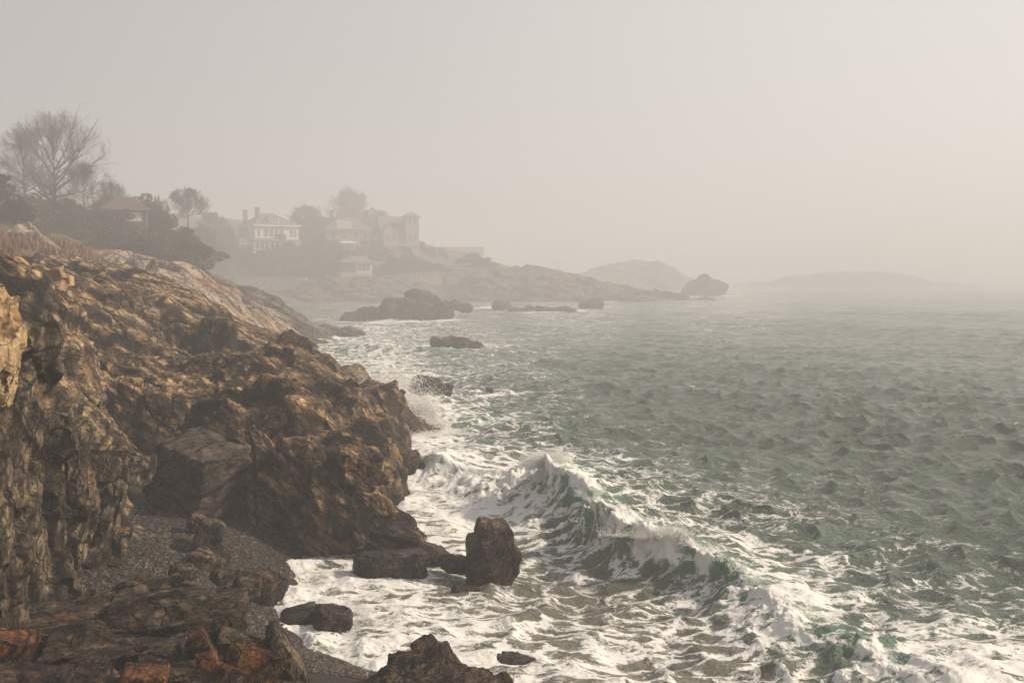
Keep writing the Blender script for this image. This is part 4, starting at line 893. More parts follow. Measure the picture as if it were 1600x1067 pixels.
# sea wall of stone behind the cove
M_wall = plain_mat('pale_rubble_stone', (.56,.49,.40), .9, .4, 1.2, .7, coords='Object', detail=7, bdist=.2)
def wall_run(name, pts, base, th, label, mat=M_wall):
    t = empty(name, (pts[0][0], pts[0][1], 0), label=label, cat='sea wall')
    mb = MB(); cp = MB(); ox, oy = pts[0][0], pts[0][1]
    for (a, b) in zip(pts, pts[1:]):
        d = Vector((b[0]-a[0], b[1]-a[1], 0)); nn = Vector((-d.y, d.x, 0)).normalized()*th
        for k in range(8):
            p = [a[i]+(b[i]-a[i])*k/8 for i in range(3)]; q = [a[i]+(b[i]-a[i])*(k+1)/8 for i in range(3)]
            j = .12*math.sin(p[0]*1.7)
            def quadbox(m, p, q, z0, zp, zq, o):
                P0 = Vector((p[0]-ox, p[1]-oy, 0)); P1 = Vector((q[0]-ox, q[1]-oy, 0)); n2 = nn*(1+o)
                vs = [P0-nn*o+Vector((0,0,z0)), P1-nn*o+Vector((0,0,z0)), P1+n2+Vector((0,0,z0)), P0+n2+Vector((0,0,z0)),
                      P0-nn*o+Vector((0,0,zp)), P1-nn*o+Vector((0,0,zq)), P1+n2+Vector((0,0,zq)), P0+n2+Vector((0,0,zp))]
                m.raw(vs, [(0,3,2,1),(4,5,6,7),(0,1,5,4),(1,2,6,5),(2,3,7,6),(3,0,4,7)])
            quadbox(mb, p, q, base, p[2]-.35, q[2]-.35, 0)
            # coping
            P0 = Vector((p[0]-ox, p[1]-oy, 0)); P1 = Vector((q[0]-ox, q[1]-oy, 0)); n2 = nn*1.25; n0 = -nn*.25
            z0a, z0b = p[2]-.346, q[2]-.346
            cp.raw([P0+n0+Vector((0,0,z0a)), P1+n0+Vector((0,0,z0b)), P1+n2+Vector((0,0,z0b)), P0+n2+Vector((0,0,z0a)),
                    P0+n0+Vector((0,0,p[2]+j*.3)), P1+n0+Vector((0,0,q[2])), P1+n2+Vector((0,0,q[2])), P0+n2+Vector((0,0,p[2]+j*.3))],
                   [(0,3,2,1),(4,5,6,7),(0,1,5,4),(1,2,6,5),(2,3,7,6),(3,0,4,7)])
    mb.build('wall_face', mat, t); cp.build('coping', mat, t)
    return t
wall_run('sea_wall', [P(330,430,300), P(400,432,299), P(478,434,298)], -1, 1.2, 'long pale stone sea wall behind the cove beach')
wall_run('sea_wall', [P(595,431,301), P(640,427,300), P(690,424,302)], -1, 1.4, 'stone sea wall right of the summerhouse')
wall_run('sea_wall', [P(698,429,303), P(720,422,303), P(760,420,304)], -1, 1.4, 'short stone wall section meeting the headland')
# rough masonry at the top left of the near rocks
M_mas = plain_mat('ochre_masonry_stone', (.44,.30,.16), .9, .5, 1.6, .9, col2=(.22,.13,.07), coords='Object', detail=8, bdist=.12)
o = outcrop('stone_wall', M_mas, (-23.5, 38, 7.2), (-17.4, 41.5, 10.0), .07, boxes=[(P(62,430,40),(.98,.45,.42),rotm(0,2,5),.04)], scale=.4, amp=.20, axis=(1,.1,0), seed=300, stretch=(1.6,1,.8), edge=False)
tag(o, 'ruined ochre masonry wall topping the near rocks', 'wall')
o = outcrop('hillside_rock', M_pale, (-62, 84, 6), (-38, 104, 17.5), .17,
  pix=[(-30,372,92),(5,355,92),(30,348,92),(50,352,92),(70,370,91),(85,385,91),(20,370,88),(50,378,88)], wpts=[(-50,92,12.2)], scale=2.2, amp=.6, axis=(.7,.2,-.7), seed=301, zlow=6, fine=.8)
tag(o, 'pale bare rock showing through the heath below the bare trees', 'rock')

# ---- vegetation
def leafmesh(rng, lumps, n, size, drop=.25):
    """small leaf clump faces spread through lumpy volumes: lumps = [(center, radii)]"""
    vol = np.array([l[1][0]*l[1][1]*l[1][2] for l in lumps]); pr = vol**.7/np.sum(vol**.7)
    k = rng.choice(len(lumps), n, p=pr); C_ = np.array([l[0] for l in lumps])[k]; R = np.array([l[1] for l in lumps])[k]
    d = rng.randn(n, 3); d /= np.linalg.norm(d, axis=1, keepdims=True); r = rng.uniform(.55, 1.06, n)**.6
    p = C_+d*R*r[:,None]
    a = rng.randn(n, 3); a /= np.linalg.norm(a, axis=1, keepdims=True); b = np.cross(a, rng.randn(n, 3)); b /= np.linalg.norm(b, axis=1, keepdims=True)
    s = size*rng.uniform(.5, 1.5, n)[:,None]
    V = np.stack([p-a*s, p+b*s*.6, p+a*s, p-b*s*.6], 1).reshape(-1, 3); F = np.arange(n*4).reshape(n, 4)
    return V, F
def leaf_mat(name, c1, c2):
    m, t, out, N = nt(name); L = t.links.new
    g = N('NewGeometry'); tcx = N('TexCoord'); n = N('TexNoise', i_Scale=.5, i_Detail=3.0); L(tcx.outputs['Object'], n.inputs[0])
    f = math_(t, N, 'MULTIPLY_ADD', g.outputs['Random Per Island'], .5, math_(t, N, 'MULTIPLY', n.outputs[0], .5))
    c = ramp(t, N, f, [(.2, c1), (.8, c2)])
    b = N('BsdfPrincipled', i_Roughness=.75); b.inputs['Specular IOR Level'].default_value = .15; L(c, b.inputs['Base Color']); L(b.outputs[0], out.inputs[0]); return m
M_cedar = leaf_mat('evergreen_foliage', (.014,.016,.010), (.045,.045,.028))
M_hedge = leaf_mat('dull_green_foliage', (.022,.024,.014), (.07,.065,.038))
M_brush = leaf_mat('brown_brush_foliage', (.04,.026,.016), (.14,.088,.05))
M_heath = leaf_mat('rusty_heath_foliage', (.09,.045,.022), (.30,.16,.075))
M_bark = plain_mat('grey_brown_bark', (.05,.04,.032), .9, .4, 3, .5)
M_twig = plain_mat('brown_twigs', (.085,.065,.05), .9, .3, 2)

def evergreen_mesh(seed, kind):
    rng = np.random.RandomState(seed); lumps = []
    if kind == 'cedar':      # broad, layered, uneven, unit height 10
        for k in range(26):
            z = rng.uniform(1.5, 9); w = 3.6*(1-(z/10.5)**1.6)+.6; a = rng.rand()*6.28; r = w*rng.uniform(.2, .95)
            lumps.append(((math.cos(a)*r, math.sin(a)*r, z), (rng.uniform(.8, 1.7), rng.uniform(.8, 1.7), rng.uniform(.45, .9))))
        n, sz = 9000, .15
    elif kind == 'spire':
        for k in range(22):
            z = .6+k*.42; w = 1.5*(1-z/10.3)+.15
            for j in range(2):
                a = rng.rand()*6.28; lumps.append(((math.cos(a)*w*.5, math.sin(a)*w*.5, z), (w*.75, w*.75, .5)))
        n, sz = 5000, .14
    elif kind == 'mound':    # dense irregular dome, unit height 10
        for k in range(46):
            a = rng.rand()*6.28; r = 5.2*math.sqrt(rng.rand()); z = rng.uniform(.15, 1)*9.2*math.sqrt(max(.03, 1-(r/5.8)**2))
            lumps.append(((math.cos(a)*r, math.sin(a)*r, z), (rng.uniform(.8, 1.7), rng.uniform(.8, 1.7), rng.uniform(.7, 1.3))))
        n, sz = 17000, .15
    else:                    # shrub mound, unit height 4
        for k in range(16):
            a = rng.rand()*6.28; r = rng.uniform(0, 2.3); z = rng.uniform(.5, 3.0)*(1-r/4.2)
            lumps.append(((math.cos(a)*r, math.sin(a)*r, z), (rng.uniform(.7, 1.3), rng.uniform(.7, 1.3), rng.uniform(.5, .95))))
        n, sz = 6000, .13
    return leafmesh(rng, lumps, n, sz)
def stem_mb(kind):
    m = MB(); h = {'cedar': 8.5, 'mound': 8, 'spire': 9.6, 'shrub': 2.2}[kind]; r = {'cedar': .3, 'mound': .3, 'spire': .18, 'shrub': .12}[kind]
    m.tube((0,0,-.8),(0,0,h*.5),r,r*.6); m.tube((0,0,h*.5),(.1,0,h),r*.6,.03)
    for k in range(7):
        z = h*(.25+.09*k); a = k*2.4; l = {'cedar': 2.4, 'mound': 3, 'spire': .8, 'shrub': 1.3}[kind]*(1-k*.08)
        m.tube((0,0,z),(math.cos(a)*l, math.sin(a)*l, z+l*.35),r*.3,.02,4)
    return m
PROTO = {}
def proto(kind, matname, mat, var):
    key = (kind, matname, var)
    if key not in PROTO:
        V, F = evergreen_mesh(500+var*13+len(kind), kind)
        c = mesh_np('crown', V, F, mat); s = stem_mb(kind).build('trunk', M_bark)
        PROTO[key] = (c.data, s.data); bpy.data.objects.remove(c); bpy.data.objects.remove(s)
    return PROTO[key]
NAMES = {'cedar': 'evergreen_tree', 'mound': 'evergreen_tree', 'spire': 'spruce_tree', 'shrub': 'shrub'}
def veg(kind, px, py_top, py_base, Y, label, cat, mat=('c', None), wide=1.0, var=0, group=None, name=None):
    """stands on the hill; height from the photo rows"""
    b = P(px, py_base, Y); h = (py_base-py_top)*Y/FPX; unit = 10 if kind != 'shrub' else 3.7
    s = h/unit; mt = mat[1] or M_cedar
    cd_, sd_ = proto(kind, mat[0], mt, var)
    e = empty(name or NAMES[kind], (b[0], b[1], min(b[2], hz(b[0], b[1])+.2) if False else b[2]), random.random()*6.28, label=label, cat=cat, group=group)
    e.scale = (s*wide, s*wide, s)
    c = bpy.data.objects.new('crown', cd_); COL.objects.link(c); c.parent = e
    t = bpy.data.objects.new('trunk' if kind != 'shrub' else 'stem', sd_); COL.objects.link(t); t.parent = e
    return e
def bare_tree(base, height, R, seed, label, group=None, levels=4, nl=11, z0=.16, name='bare_tree', twig=.016, r0=None, lean=(0,0)):
    """leader with limbs reaching out to a rounded crown"""
    rng = random.Random(seed); tr = MB(); cr = MB(); r0 = r0 or height*.02
    cz, rz = height*.54, height*.47
    ph = [rng.random()*6.28 for _ in range(4)]
    def room(p, d):
        a_ = math.atan2(d.y, d.x); w_ = 1+.16*math.sin(2*a_+ph[0])+.12*math.sin(3*a_+ph[1])+.10*math.sin(5*a_+5*d.z+ph[2])
        return room0(p, d)*w_
    def room0(p, d):
        # distance to the crown's dome along d
        ax, ay, az = p.x/R, p.y/R, (p.z-cz)/rz; bx, by, bz = d.x/R, d.y/R, d.z/rz
        A = bx*bx+by*by+bz*bz; B = ax*bx+ay*by+az*bz; C_ = ax*ax+ay*ay+az*az-1
        q = B*B-A*C_
        return max((-B+math.sqrt(q))/A, .0) if q > 0 else height*.06
    def limb(p, d, L, r, lv):
        n = 6 if lv == 0 else (5 if lv < 3 else 3); q = p; r1 = r
        for k in range(n):
            d = (d+Vector((rng.uniform(-1,1), rng.uniform(-1,1), rng.uniform(-.5,.9)))*(.15+.03*lv)).normalized()
            q2 = q+d*L/n; r2 = max(r*(1-.8*(k+1)/n), twig*.5)
            cr.tube(q, q2, r1, r2, 5 if lv == 0 else (4 if lv == 1 else 3)); q = q2; r1 = r2
            if lv < levels-1 and k >= 1-(lv > 0):
                for _ in range(2 if lv == 0 else rng.choice((1, 1, 2))):
                    side = d.orthogonal().normalized(); side.rotate(Matrix.Rotation(rng.random()*6.28, 3, d))
                    d3 = (d*rng.uniform(.6,1.1)+side*.8+Vector((0,0,.22))).normalized()
                    L3 = min(L*rng.uniform(.34,.66), room(q, d3)*rng.uniform(.8, 1.3)+height*rng.uniform(.01,.06))
                    if L3 > height*.012: limb(q, d3, L3, max(r1*.62, twig*.5), lv+1)
    e = empty(name, base, label=label, cat='tree', group=group)
    q = Vector((0,0,-1)); d = Vector((lean[0],lean[1],1)).normalized(); r = r0; top = .66*height; nseg = nl
    zs_ = [-1+(height*z0+1)*1.0]+[height*z0+(top-height*z0)*((k+1)/nseg)**1.1 for k in range(nseg)]
    for k, z in enumerate(zs_):
        q2 = Vector((q.x+rng.uniform(-.1,.1)*height*.03+d.x*(z-q.z), q.y+d.y*(z-q.z), z)); f = max(0, (z-height*z0))/(top-height*z0)
        r2 = r0*(1-.25*(z+1)/(height*z0+1) if k == 0 else .75*(1-f)**1.1+.02)
        (tr if f < .45 else cr).tube(q, q2, r, r2, 7); q, r = q2, r2
        if k == 0: continue
        for j in range((1 if k % 2 else 2) if k < nseg else 5):
            a = rng.random()*6.28 if j else k*2.4; el = rad(10+(50 if k < nseg else 58)*f+rng.uniform(-14, 18))
            dd = Vector((math.cos(a)*math.cos(el), math.sin(a)*math.cos(el), math.sin(el)))
            Ld = room(q, dd)*rng.uniform(.62, 1.0)
            limb(q, dd, Ld, max(r0*.44*(1-.55*f), twig), 0)
    tr.build('trunk', M_bark, e, True); cr.build('crown', M_twig, e, True)
    return e
bare_tree(P(88,352,144), 15.4, 7.4, 4, 'largest bare tree with a wide round crown on the hill', r0=.50, twig=.012, z0=.14)
bare_tree(P(40,345,150), 13.4, 5.6, 9, 'smaller bare tree left of the largest one', r0=.26, z0=.24, nl=13)
bare_tree(P(132,352,143), 8.6, 4.4, 15, 'low spreading bare tree under the right side of the largest one', r0=.2, nl=11, z0=.1)
bare_tree(P(172,352,170), 7.0, 3.6, 17, 'low bare tree just left of the tallest dark evergreen', r0=.15, nl=9, z0=.1)
bare_tree(P(294,352,200), 7.0, 4.6, 21, 'faint bare tree with a round crown behind the dark evergreens', r0=.2, nl=11, z0=.15, twig=.03)
bare_tree(P(246,352,200), 4.6, 2.6, 22, 'small faint bare tree right of the brown roofed cottage', r0=.13, nl=8, z0=.15, twig=.02)
bare_tree(P(545,395,402), 24.5, 9.6, 25, 'tall foggy bare tree rising behind the middle house', r0=.5, nl=14, twig=.09)
bare_tree(P(592,395,390), 15.5, 6.5, 26, 'foggy bare tree between middle house and tower house', r0=.35, nl=11, twig=.08)
bare_tree(P(480,392,350), 15.0, 6.5, 28, 'foggy bare tree close behind the white house', r0=.3, nl=12, twig=.08)
bare_tree(P(332,392,300), 11.0, 5.5, 29, 'low bare tree left of the white house', r0=.25, nl=11, twig=.06)

GA = 'dark evergreens around the cottage'; cM = ('c', M_cedar); hM = ('h', M_hedge); bM = ('b', M_brush); rM = ('r', M_heath)
veg('cedar', -4, 268, 352, 112, 'big dark evergreen leaning in from the left edge', 'tree', cM, 1.25, 0)
veg('mound', 22, 305, 352, 110, 'lower dark evergreen right of the big one at the left edge', 'tree', cM, 1.2, 1)
veg('cedar', -60, 275, 352, 116, 'dark evergreen just outside the left edge', 'tree', cM, 1.3, 1)
veg('mound', 207, 290, 392, 168, 'tallest dark evergreen behind the brown roofed cottage', 'tree', cM, .95, 1, GA)
veg('mound', 180, 306, 392, 167, 'dark evergreen touching the left of the tallest one', 'tree', cM, .9, 0, GA)
veg('mound', 158, 316, 396, 152, 'dark evergreen at the left end of the cottage', 'tree', cM, .75, 2, GA)
veg('mound', 172, 326, 396, 146, 'low dark evergreen in front of the cottage', 'tree', cM, .8, 2, GA)
veg('mound', 240, 318, 396, 160, 'dark evergreen at the right end of the cottage', 'tree', cM, .8, 2, GA)
veg('mound', 262, 334, 400, 156, 'rounded dark evergreen right of the cottage', 'tree', cM, 1.0, 0, GA)
veg('mound', 288, 350, 400, 154, 'low dark evergreen sloping toward the white house', 'tree', cM, 1.1, 1, GA)
veg('mound', 235, 360, 404, 150, 'lowest dark evergreen below the right end of the cottage', 'tree', cM, 1.3, 1, GA)
veg('mound', 192, 324, 398, 150, 'dark evergreen hiding the left half of the cottage', 'tree', cM, .7, 0, GA)
for i, (px, t, l) in enumerate([(232,304,'tallest and leftmost'),(243,306,'second'),(249,305,'third'),(262,318,'last, separate')]):
    veg('spire', px, t, 360, 215, l+' of the thin pointed conifers right of the cottage', 'tree', cM, .9, 0, 'pointed conifers on the skyline')
ORD = 'first second third fourth fifth sixth seventh eighth ninth tenth eleventh twelfth thirteenth fourteenth fifteenth sixteenth seventeenth eighteenth nineteenth twentieth'.split()
rs = random.Random(4)
BR_G = 'brown brush on the slope below the trees'
def vegh(kind, px, Y, h, label, cat, mat, wide, var, group):
    x = (px-800)/FPX*Y; z = hz(x, Y)-.4; k = FPX/Y; py = HORIZ-(z-CH)*k
    return veg(kind, px, py-h*k, py, Y, label, cat, mat, wide, var, group)
for row, (Y0, nm, h0) in enumerate([(150, 'back', 3.6), (134, 'middle', 2.8), (118, 'front', 1.3)]):
    for i in range(17 if row < 2 else 12):
        px = -15+i*20+rs.uniform(-7, 7)
        if row == 0 and px > 330: continue
        vegh('shrub', px, Y0+rs.uniform(-5, 5), h0*rs.uniform(.75, 1.35), ORD[i]+' dull brown bush from the left in the '+nm+' row below the trees', 'bush', (bM if rs.random() < .75 else hM) if row < 2 else rM, rs.uniform(1.2, 1.9), i % 3, BR_G)
HD = 'dark garden shrubs below the houses'
for row, (Y0, nm, h0, x0, dx) in enumerate([(320, 'back', 3.4, 322, 22), (311, 'middle', 3.8, 326, 21), (304.5, 'front', 3.2, 345, 20)]):
    for i in range(20):
        px = x0+i*dx+rs.uniform(-4, 4)
        if 545 < px < 598 and row > 0: continue
        hh = h0*rs.uniform(.8, 1.3)*(1 if px < 620 else .8)
        vegh('shrub', px, Y0+(max(0, px-640)*.12), hh, ORD[i]+' dull green shrub from the left in the '+nm+' row below the houses', 'bush', hM if rs.random() < .7 else cM, rs.uniform(1.2, 1.7), i % 3, HD)
BT = 'foggy trees behind the houses'
for i, (px, t, b, Y, l) in enumerate([(322,352,402,262,'at the far left of the belt'),(345,347,402,300,'left of the white house wing'),(305,368,402,240,'low at the left end of the belt'),(340,375,402,296,'low before the white house wing'),(486,350,396,338,'right of the white house'),(505,345,396,345,'between white and shingled houses'),
    (530,335,400,410,'behind the left chimney'),(560,328,400,410,'behind the right chimney'),(500,366,402,322,'low right of the white house'),(522,372,402,322,'low before the shingled house'),(590,372,402,334,'dark, between the porch and the tower house'),(592,350,396,360,'behind the gap before the tower house'),
    (655,374,400,352,'right of the tower house'),(672,382,402,352,'lower, right of the tower house'),(473,356,398,335,'touching the right wall of the white house'),(517,356,400,338,'in the middle gap between the two big houses'),(578,362,400,336,'at the right wall of the shingled house'),(636,384,404,336,'low before the tower'),(606,386,406,334,'low before the gabled front'),(378,384,402,305,'low before the left wing of the white house'),(560,388,408,318,'just above the summerhouse roof'),(690,386,404,356,'low at the right end of the belt'),(470,334,398,352,'tall, behind the right corner of the white house'),(492,328,398,358,'tallest between white and shingled houses'),(514,338,400,356,'tall, left of the shingled house'),(438,344,398,356,'peeping over the white house roof'),(352,340,398,352,'behind the white house chimneys'),(312,350,400,250,'tall at the far left of the belt'),(602,334,398,392,'tall, in the gap left of the tower'),(648,368,402,372,'low behind the tower'),(582,324,398,405,'tall, right of the highest foggy bare tree'),(520,322,398,405,'tall, left of the highest foggy bare tree')]):
    veg('mound', px, t, b, Y, 'foggy rounded tree '+l, 'tree', hM, .9, i % 3, BT)
veg('shrub', 735, 391, 414, 326, 'wide rounded bush on the headland top', 'bush', hM, 1.7, 1)
veg('shrub', 762, 401, 416, 326, 'low bush right of the wide rounded one on the headland', 'bush', hM, 1.6, 2)

def heath():
    rng = np.random.RandomState(77); n = 26000
    px = rng.uniform(-40, 330, n); Y = rng.uniform(74, 125, n); x = (px-800)/FPX*Y; z = hf(x, Y)+.8*fbm(np.stack([x/9, Y/9, np.zeros(n)], 1), 4, 91)
    d = fbm(np.stack([x/4, Y/4, np.zeros(n)], 1), 3, 5); k = d > -.15; x, Y, z = x[k], Y[k], z[k]; n = len(x)
    a = rng.rand(n)*6.28; hgt = rng.uniform(.25, .9, n); w = rng.uniform(.08, .2, n)
    p0 = np.stack([x-np.cos(a)*w, Y-np.sin(a)*w, z-.1], 1); p1 = np.stack([x+np.cos(a)*w, Y+np.sin(a)*w, z-.1], 1)
    p2 = np.stack([x+rng.randn(n)*.15, Y+rng.randn(n)*.15, z+hgt], 1)
    V = np.stack([p0, p1, p2], 1).reshape(-1, 3)
    o = mesh_np('heath_grass', V, np.arange(n*3).reshape(n, 3), M_heath); tag(o, 'rusty dry heath grass on the slope above the rocks', 'grass', kind='stuff')
heath()

# ================================================================= HOUSES
M_white = plain_mat('white_clapboard', (.74,.72,.67), .7, .08, 2)
M_cream = plain_mat('cream_shingle', (.42,.37,.31), .85, .25, 2)
M_shing = plain_mat('grey_brown_shingle', (.16,.13,.105), .9, .35, 3, .4)
M_roof = plain_mat('grey_roof_shingle', (.20,.17,.145), .9, .3, 2, .4)
M_broof = plain_mat('brown_roof_shingle', (.12,.075,.055), .9, .3, 2, .4)
M_glass = plain_mat('window_glass', (.05,.055,.06), .08, .1, 1, spec=.6)
M_brick = plain_mat('brown_brick', (.22,.15,.11), .9, .3, 4)
def window(par, face, a, z0, w, h, at, frame_mat=M_white, pane_mat=None, muntins=1):
    """face 'x-','x+','y-': window on that wall at offset a along it; at = wall coordinate"""
    f = MB(); p = MB(); t = .09
    def bx(m, u0, u1, za, zb, d0, d1):
        if face == 'y-': m.box(u0, u1, at-d1, at-d0, za, zb)
        elif face == 'x+': m.box(at+d0, at+d1, u0, u1, za, zb)
        else: m.box(at-d1, at-d0, u0, u1, za, zb)
    bx(f, a-w/2-t, a+w/2+t, z0+h, z0+h+t, .003, .12); bx(f, a-w/2-t, a+w/2+t, z0-t, z0, .003, .15)
    bx(f, a-w/2-t, a-w/2, z0+.002, z0+h-.002, .003, .12); bx(f, a+w/2, a+w/2+t, z0+.002, z0+h-.002, .003, .12)
    for k in range(muntins): bx(f, a-w/2+w*(k+1)/(muntins+1)-.03, a-w/2+w*(k+1)/(muntins+1)+.03, z0+.002, z0+h-.002, .05, .10)
    bx(f, a-w/2+.002, a+w/2-.002, z0+h/2-.03, z0+h/2+.03, .05, .095)
    bx(p, a-w/2+.002, a+w/2-.002, z0+.002, z0+h-.002, .004, .04)
    fo = f.build('window', frame_mat, par); p.build('pane', pane_mat or M_glass, fo)
# white house: corner toward the camera, lit flank turned to the sun
def white_house():
    b = P(399, 394, 318); e = empty('white_house', (b[0], b[1], b[2]-.5), rad(33), label='white two storey house with a hipped roof and porches above the sea wall', cat='house')
    # local: corner at origin; +x along lit face (13 m), face 'y-' ; +y along shaded face 'x-'
    Lx, Ly, Hh = 14.6, 17.0, 9.0
    MB().box(0, Lx, 0, Ly*.45, 0, Hh).build('wall', M_white, e); w2 = MB().box(.01, Lx-2, Ly*.45+.01, Ly, 0, Hh-.3).build('wall', M_shing, e); w2['label'] = 'brown shingled rear wing wall'
    rf = MB().hip(-.8, Lx+.8, -.8, Ly+.8, Hh+.004, Hh+4.6, inset=6.5).build('roof', M_roof, e)
    MB().box(-.85, Lx+.85, -.85, -.80, Hh-.1, Hh+.3).box(-.85, -.8, -.79, Ly+.8, Hh-.1, Hh+.3).build('eaves', M_white, rf)
    ch = MB().box(3.6, 4.8, 9, 10.6, Hh+2, Hh+6.2).box(3.5, 4.9, 8.9, 10.7, Hh+6.204, Hh+6.5).build('chimney', M_brick, rf)
    ch2 = MB().box(1.4, 2.6, 15, 16.4, Hh+.5, Hh+5.6).box(1.3, 2.7, 14.9, 16.5, Hh+5.604, Hh+5.9).build('chimney', M_brick, rf)
    d = MB().box(5.2, 8.4, 1.3, 5, Hh+.9, Hh+2.9).build('dormer', M_white, rf); MB().hip(4.9, 8.7, 1.0, 5.2, Hh+2.904, Hh+3.9, inset=1.6, th=.1).build('roof', M_roof, rf)
    for k in range(3): window(d, 'y-', 5.8+k*1.0, Hh+1.3, .6, 1.2, 1.3, muntins=0)
    for k in range(4): window(e, 'y-', 3.6+k*1.75, 5.6, 1.2, 2.3, 0)
    for a in (1.3, 12.2, 13.5): window(e, 'y-', a, 5.6, .85, 2.1, 0)
    for a in (2.0, 6.2, 9.8, 11.6, 15.0): window(e, 'x-', a, 5.6, .9, 1.9, 0 if a < 7.6 else .01)
    for a in (11.0, 13.0, 15.0): window(e, 'x-', a, 1.6, 1.0, 1.9, .01)
    # porch on the lit side
    pr = MB().hip(-1.8, 7.6, -3.4, .0, 4.0, 4.9, inset=1.5, th=.3).build('porch_roof', M_roof, e)
    MB().box(-1.5, 7.3, -3.1, -.01, 0, .5).build('porch_floor', M_white, e)
    for k in range(6): MB().box(-1.4+k*1.7, -1.15+k*1.7, -3.0, -2.75, .504, 3.998).build('post', M_white, e)
    MB().box(-1.14, 7.1, -2.93, -2.83, 1.35, 1.5).build('railing', M_white, e)
    for a in (1.2, 3.2, 5.4): window(e, 'y-', a, 1.0, 1.3, 2.5, 0)
    # sun room at the right end
    sr = MB().box(9.6, 14.4, -2.6, -.01, 0, 3.9).build('sunroom', M_white, e); MB().hip(9.3, 14.8, -3.0, -.01, 3.904, 4.7, inset=1.3, th=.2).build('roof', M_roof, sr)
    for k in range(4): window(sr, 'y-', 10.3+k*1.12, 1.0, .85, 2.3, -2.6)
    # left conservatory
    cv = MB().box(-4.6, -.01, 1.0, 6.0, 0, 3.7).build('side_wing', M_white, e); MB().hip(-5.0, -.01, .6, 6.4, 3.704, 5.6, inset=2.2, th=.2).build('roof', M_roof, cv)
    for k in range(3): window(cv, 'y-', -3.8+k*1.4, .9, 1.1, 2.2, 1.0, muntins=2)
    for k in range(3): window(cv, 'x-', 1.9+k*1.5, .9, 1.1, 2.2, -4.6, muntins=2)
    # dark bay between porch and sun room
    MB().box(7.62, 9.28, -3.2, -.01, 0, 6.4).build('bay', M_shing, e)
white_house()
def cottage():
    b = P(196, 352, 158); e = empty('cottage', (b[0], b[1], b[2]-1.0), rad(20), label='small cottage with a brown hipped roof among dark evergreens', cat='cottage')
    MB().box(-4, 3.4, 0, 5, 0, 3.3).build('wall', M_shing, e)
    rf = MB().hip(-4.5, 3.9, -.5, 5.5, 3.304, 5.6, inset=2.6, th=.15).build('roof', M_broof, e)
    for k in range(4): window(e, 'y-', .3+k*.62, 1.75, .5, 1.25, 0, muntins=0, pane_mat=M_white if k in (1,2,3) else None)
    window(e, 'y-', -2.4, 1.75, .8, 1.0, 0)
    MB().box(3.1, 3.3, -.12, -.02, .0, 3.2).build('post', M_cream, e)
cottage()
def middle_house():
    b = P(538, 400, 332); e = empty('shingled_house', (b[0], b[1], b[2]-.5), rad(15), label='foggy shingled house with two tall chimneys and a white porch', cat='house')
    MB().box(-6, 9, 0, 11, 0, 9).build('wall', M_cream, e)
    rf = MB().hip(-6.6, 9.6, -.6, 11.6, 9.004, 13.6, inset=5.5).build('roof', M_roof, e)
    for a in (-3.6, 8.2): MB().box(a-.6, a+.6, 4.6, 6, 9.5, 15.6).box(a-.75, a+.75, 4.45, 6.15, 15.604, 16).build('chimney', M_brick, rf)
    for a, z in ((-3.5,6.2),(0.2,6.2),(4,6.2),(7,6.2),(-3.5,2),(7,2),(4,2)): window(e, 'y-', a, z, 1.3, 2.2, 0)
    g = MB().gable(-2.2, 2.6, -.3, 4, 9.3, 12.4).build('dormer', M_cream, rf); window(g, 'y-', .2, 7.2, 1.0, 1.2, 0)
    MB().box(-1.6, 3.4, -3.4, -.01, 0, .5).build('porch_floor', M_white, e); MB().hip(-2, 3.8, -3.8, -.01, 4.6, 5.4, inset=1.6, th=.3).build('porch_roof', M_white, e)
    for k in range(4): MB().box(-1.5+k*1.55, -1.25+k*1.55, -3.3, -3.05, .504, 4.598).build('post', M_white, e)
middle_house()
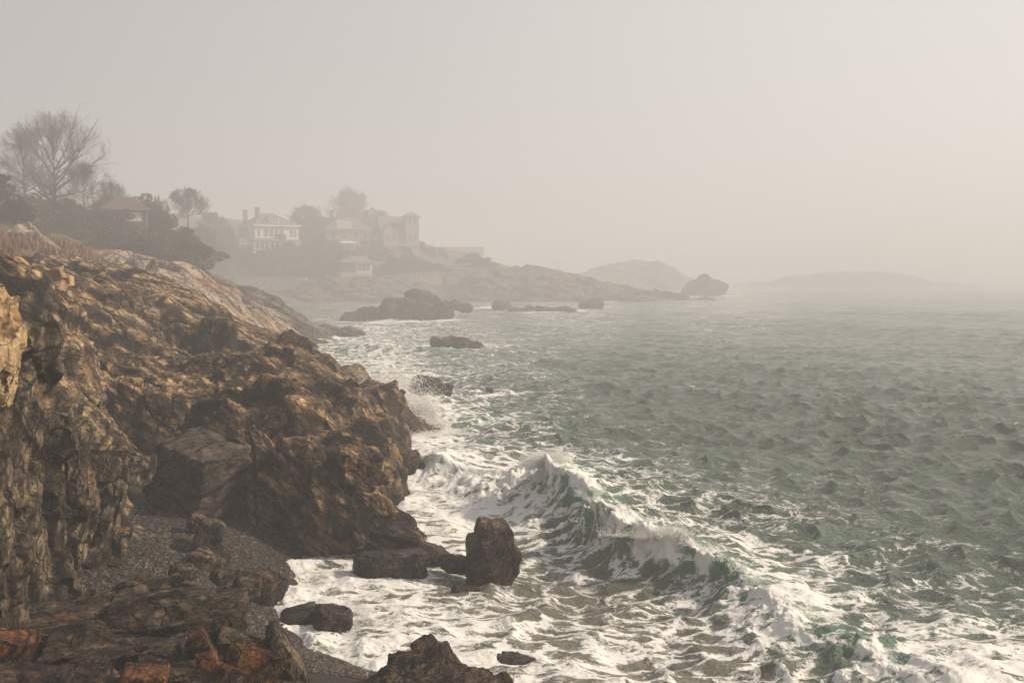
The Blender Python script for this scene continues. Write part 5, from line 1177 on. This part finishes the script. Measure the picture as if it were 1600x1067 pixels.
def tower_house():
    b = P(617, 398, 345); e = empty('tower_house', (b[0], b[1], b[2]-.5), rad(20), label='foggy gabled house with a square lookout tower', cat='house')
    MB().box(-4.5, 7, 0, 11, 0, 8.2).build('wall', M_cream, e)
    rf = MB().gable(-5, 7.5, -.6, 11.6, 8.204, 14.0).build('roof', M_roof, e)
    gb = MB().raw([(-4.2,-1.5,0),(.8,-1.5,0),(.8,-1.5,8.2),(-4.2,-1.5,8.2),(-1.7,-1.5,11.4),(-4.2,-.01,0),(.8,-.01,0),(.8,-.01,8.2),(-4.2,-.01,8.2),(-1.7,-.01,11.4)],
       [(0,1,2,4,3),(5,8,9,7,6),(0,3,8,5),(1,6,7,2),(3,4,9,8),(4,2,7,9),(0,5,6,1)]).build('gable_wall', M_cream, e)
    MB().raw([(-4.8,-1.9,7.5),(-1.7,-1.9,11.75),(1.4,-1.9,7.5),(-4.8,3,7.5),(-1.7,3,11.75),(1.4,3,7.5),(-4.8,-1.9,7.75),(-1.7,-1.9,12.05),(1.4,-1.9,7.75),(-4.8,3,7.75),(-1.7,3,12.05),(1.4,3,7.75)],
       [(6,7,10,9),(7,8,11,10),(0,3,4,1),(1,4,5,2),(0,1,7,6),(1,2,8,7),(3,9,10,4),(4,10,11,5),(0,6,9,3),(2,5,11,8)]).build('gable_roof', M_roof, e)
    tw = MB().box(3.5, 8.2, -2.0, 2.8, 0, 13.6).build('tower', M_cream, e)
    MB().hip(2.9, 8.8, -2.6, 3.4, 13.604, 15.4, inset=2.5, th=.2).build('roof', M_roof, tw)
    for z in (2, 5.6, 10.9): window(tw, 'y-', 5.0, z, 1.1, 1.9, -2.0); window(tw, 'y-', 6.8, z, 1.1, 1.9, -2.0); window(tw, 'x+', .4, z, 1.6, 2.0, 8.2, pane_mat=M_white)
    for a in (-3, -.6): window(e, 'y-', a, 5.4, 1.2, 1.9, -1.5); window(e, 'y-', a, 1.6, 1.2, 2.2, -1.5)
    window(e, 'y-', 2.2, 5.4, 1.2, 1.9, 0)
    MB().box(.9, 3.4, -3.2, -.01, 3.7, 4.0).build('balcony', M_white, e)
tower_house()
def far_house():
    b = P(705, 404, 470); e = empty('gabled_house', (b[0], b[1], b[2]-1), rad(-8), label='barely visible gabled house at the right end of the row', cat='house')
    MB().box(-9, 14, 0, 9, 0, 3.4).build('wall', M_shing, e); MB().gable(-9.6, 14.6, -.6, 9.6, 3.404, 6.6).build('roof', M_roof, e)
    MB().box(-9, -2, -1, 6, 3.41, 6.5).build('upper_wall', M_shing, e)
    for k in range(5): window(e, 'y-', -6+k*4, 1.6, 1.4, 1.8, 0)
far_house()
def summerhouse():
    b = P(571, 426, 299.5); e = empty('summerhouse', (b[0], b[1], b[2]), rad(20), label='small summerhouse with white framed windows on the sea wall', cat='summerhouse')
    MB().box(-7.4, 2.2, 0, 5, -1.6, .0).build('base', M_wall, e)
    MB().box(-2.8, 2.0, .1, 4.8, .004, 3.0).build('wall', M_white, e); w=MB().box(-7.2, -2.82, .1, 4.8, .004, 2.6).build('wall', M_shing, e); w['label'] = 'dark shingled back half'
    MB().hip(-7.8, 2.8, -.6, 5.6, 3.004, 5.0, inset=3, th=.15).build('roof', M_roof, e)
    for a in (-2.0, -.6, .8): window(e, 'y-', a+.1, .7, 1.05, 1.8, .1, muntins=1)
    for a in (1.3, 2.6, 3.9): window(e, 'x+', a, .7, .95, 1.8, 2.0, muntins=1)
summerhouse()

# ================================================================= HAZE
mb = MB(); mb.box(-950, 1850, -80, 2700, -4.4, 44)
m, t, out, N = nt('haze_air'); v = N('VolumePrincipled'); v.inputs['Density'].default_value = HAZE_DENSITY
v.inputs['Color'].default_value = (.86,.885,.93,1); v.inputs['Anisotropy'].default_value = .15
t.links.new(v.outputs[0], out.inputs['Volume'])
hz_o = mb.build('haze', m); tag(hz_o, 'pale warm sea fog filling the air over the bay', 'haze', kind='stuff')
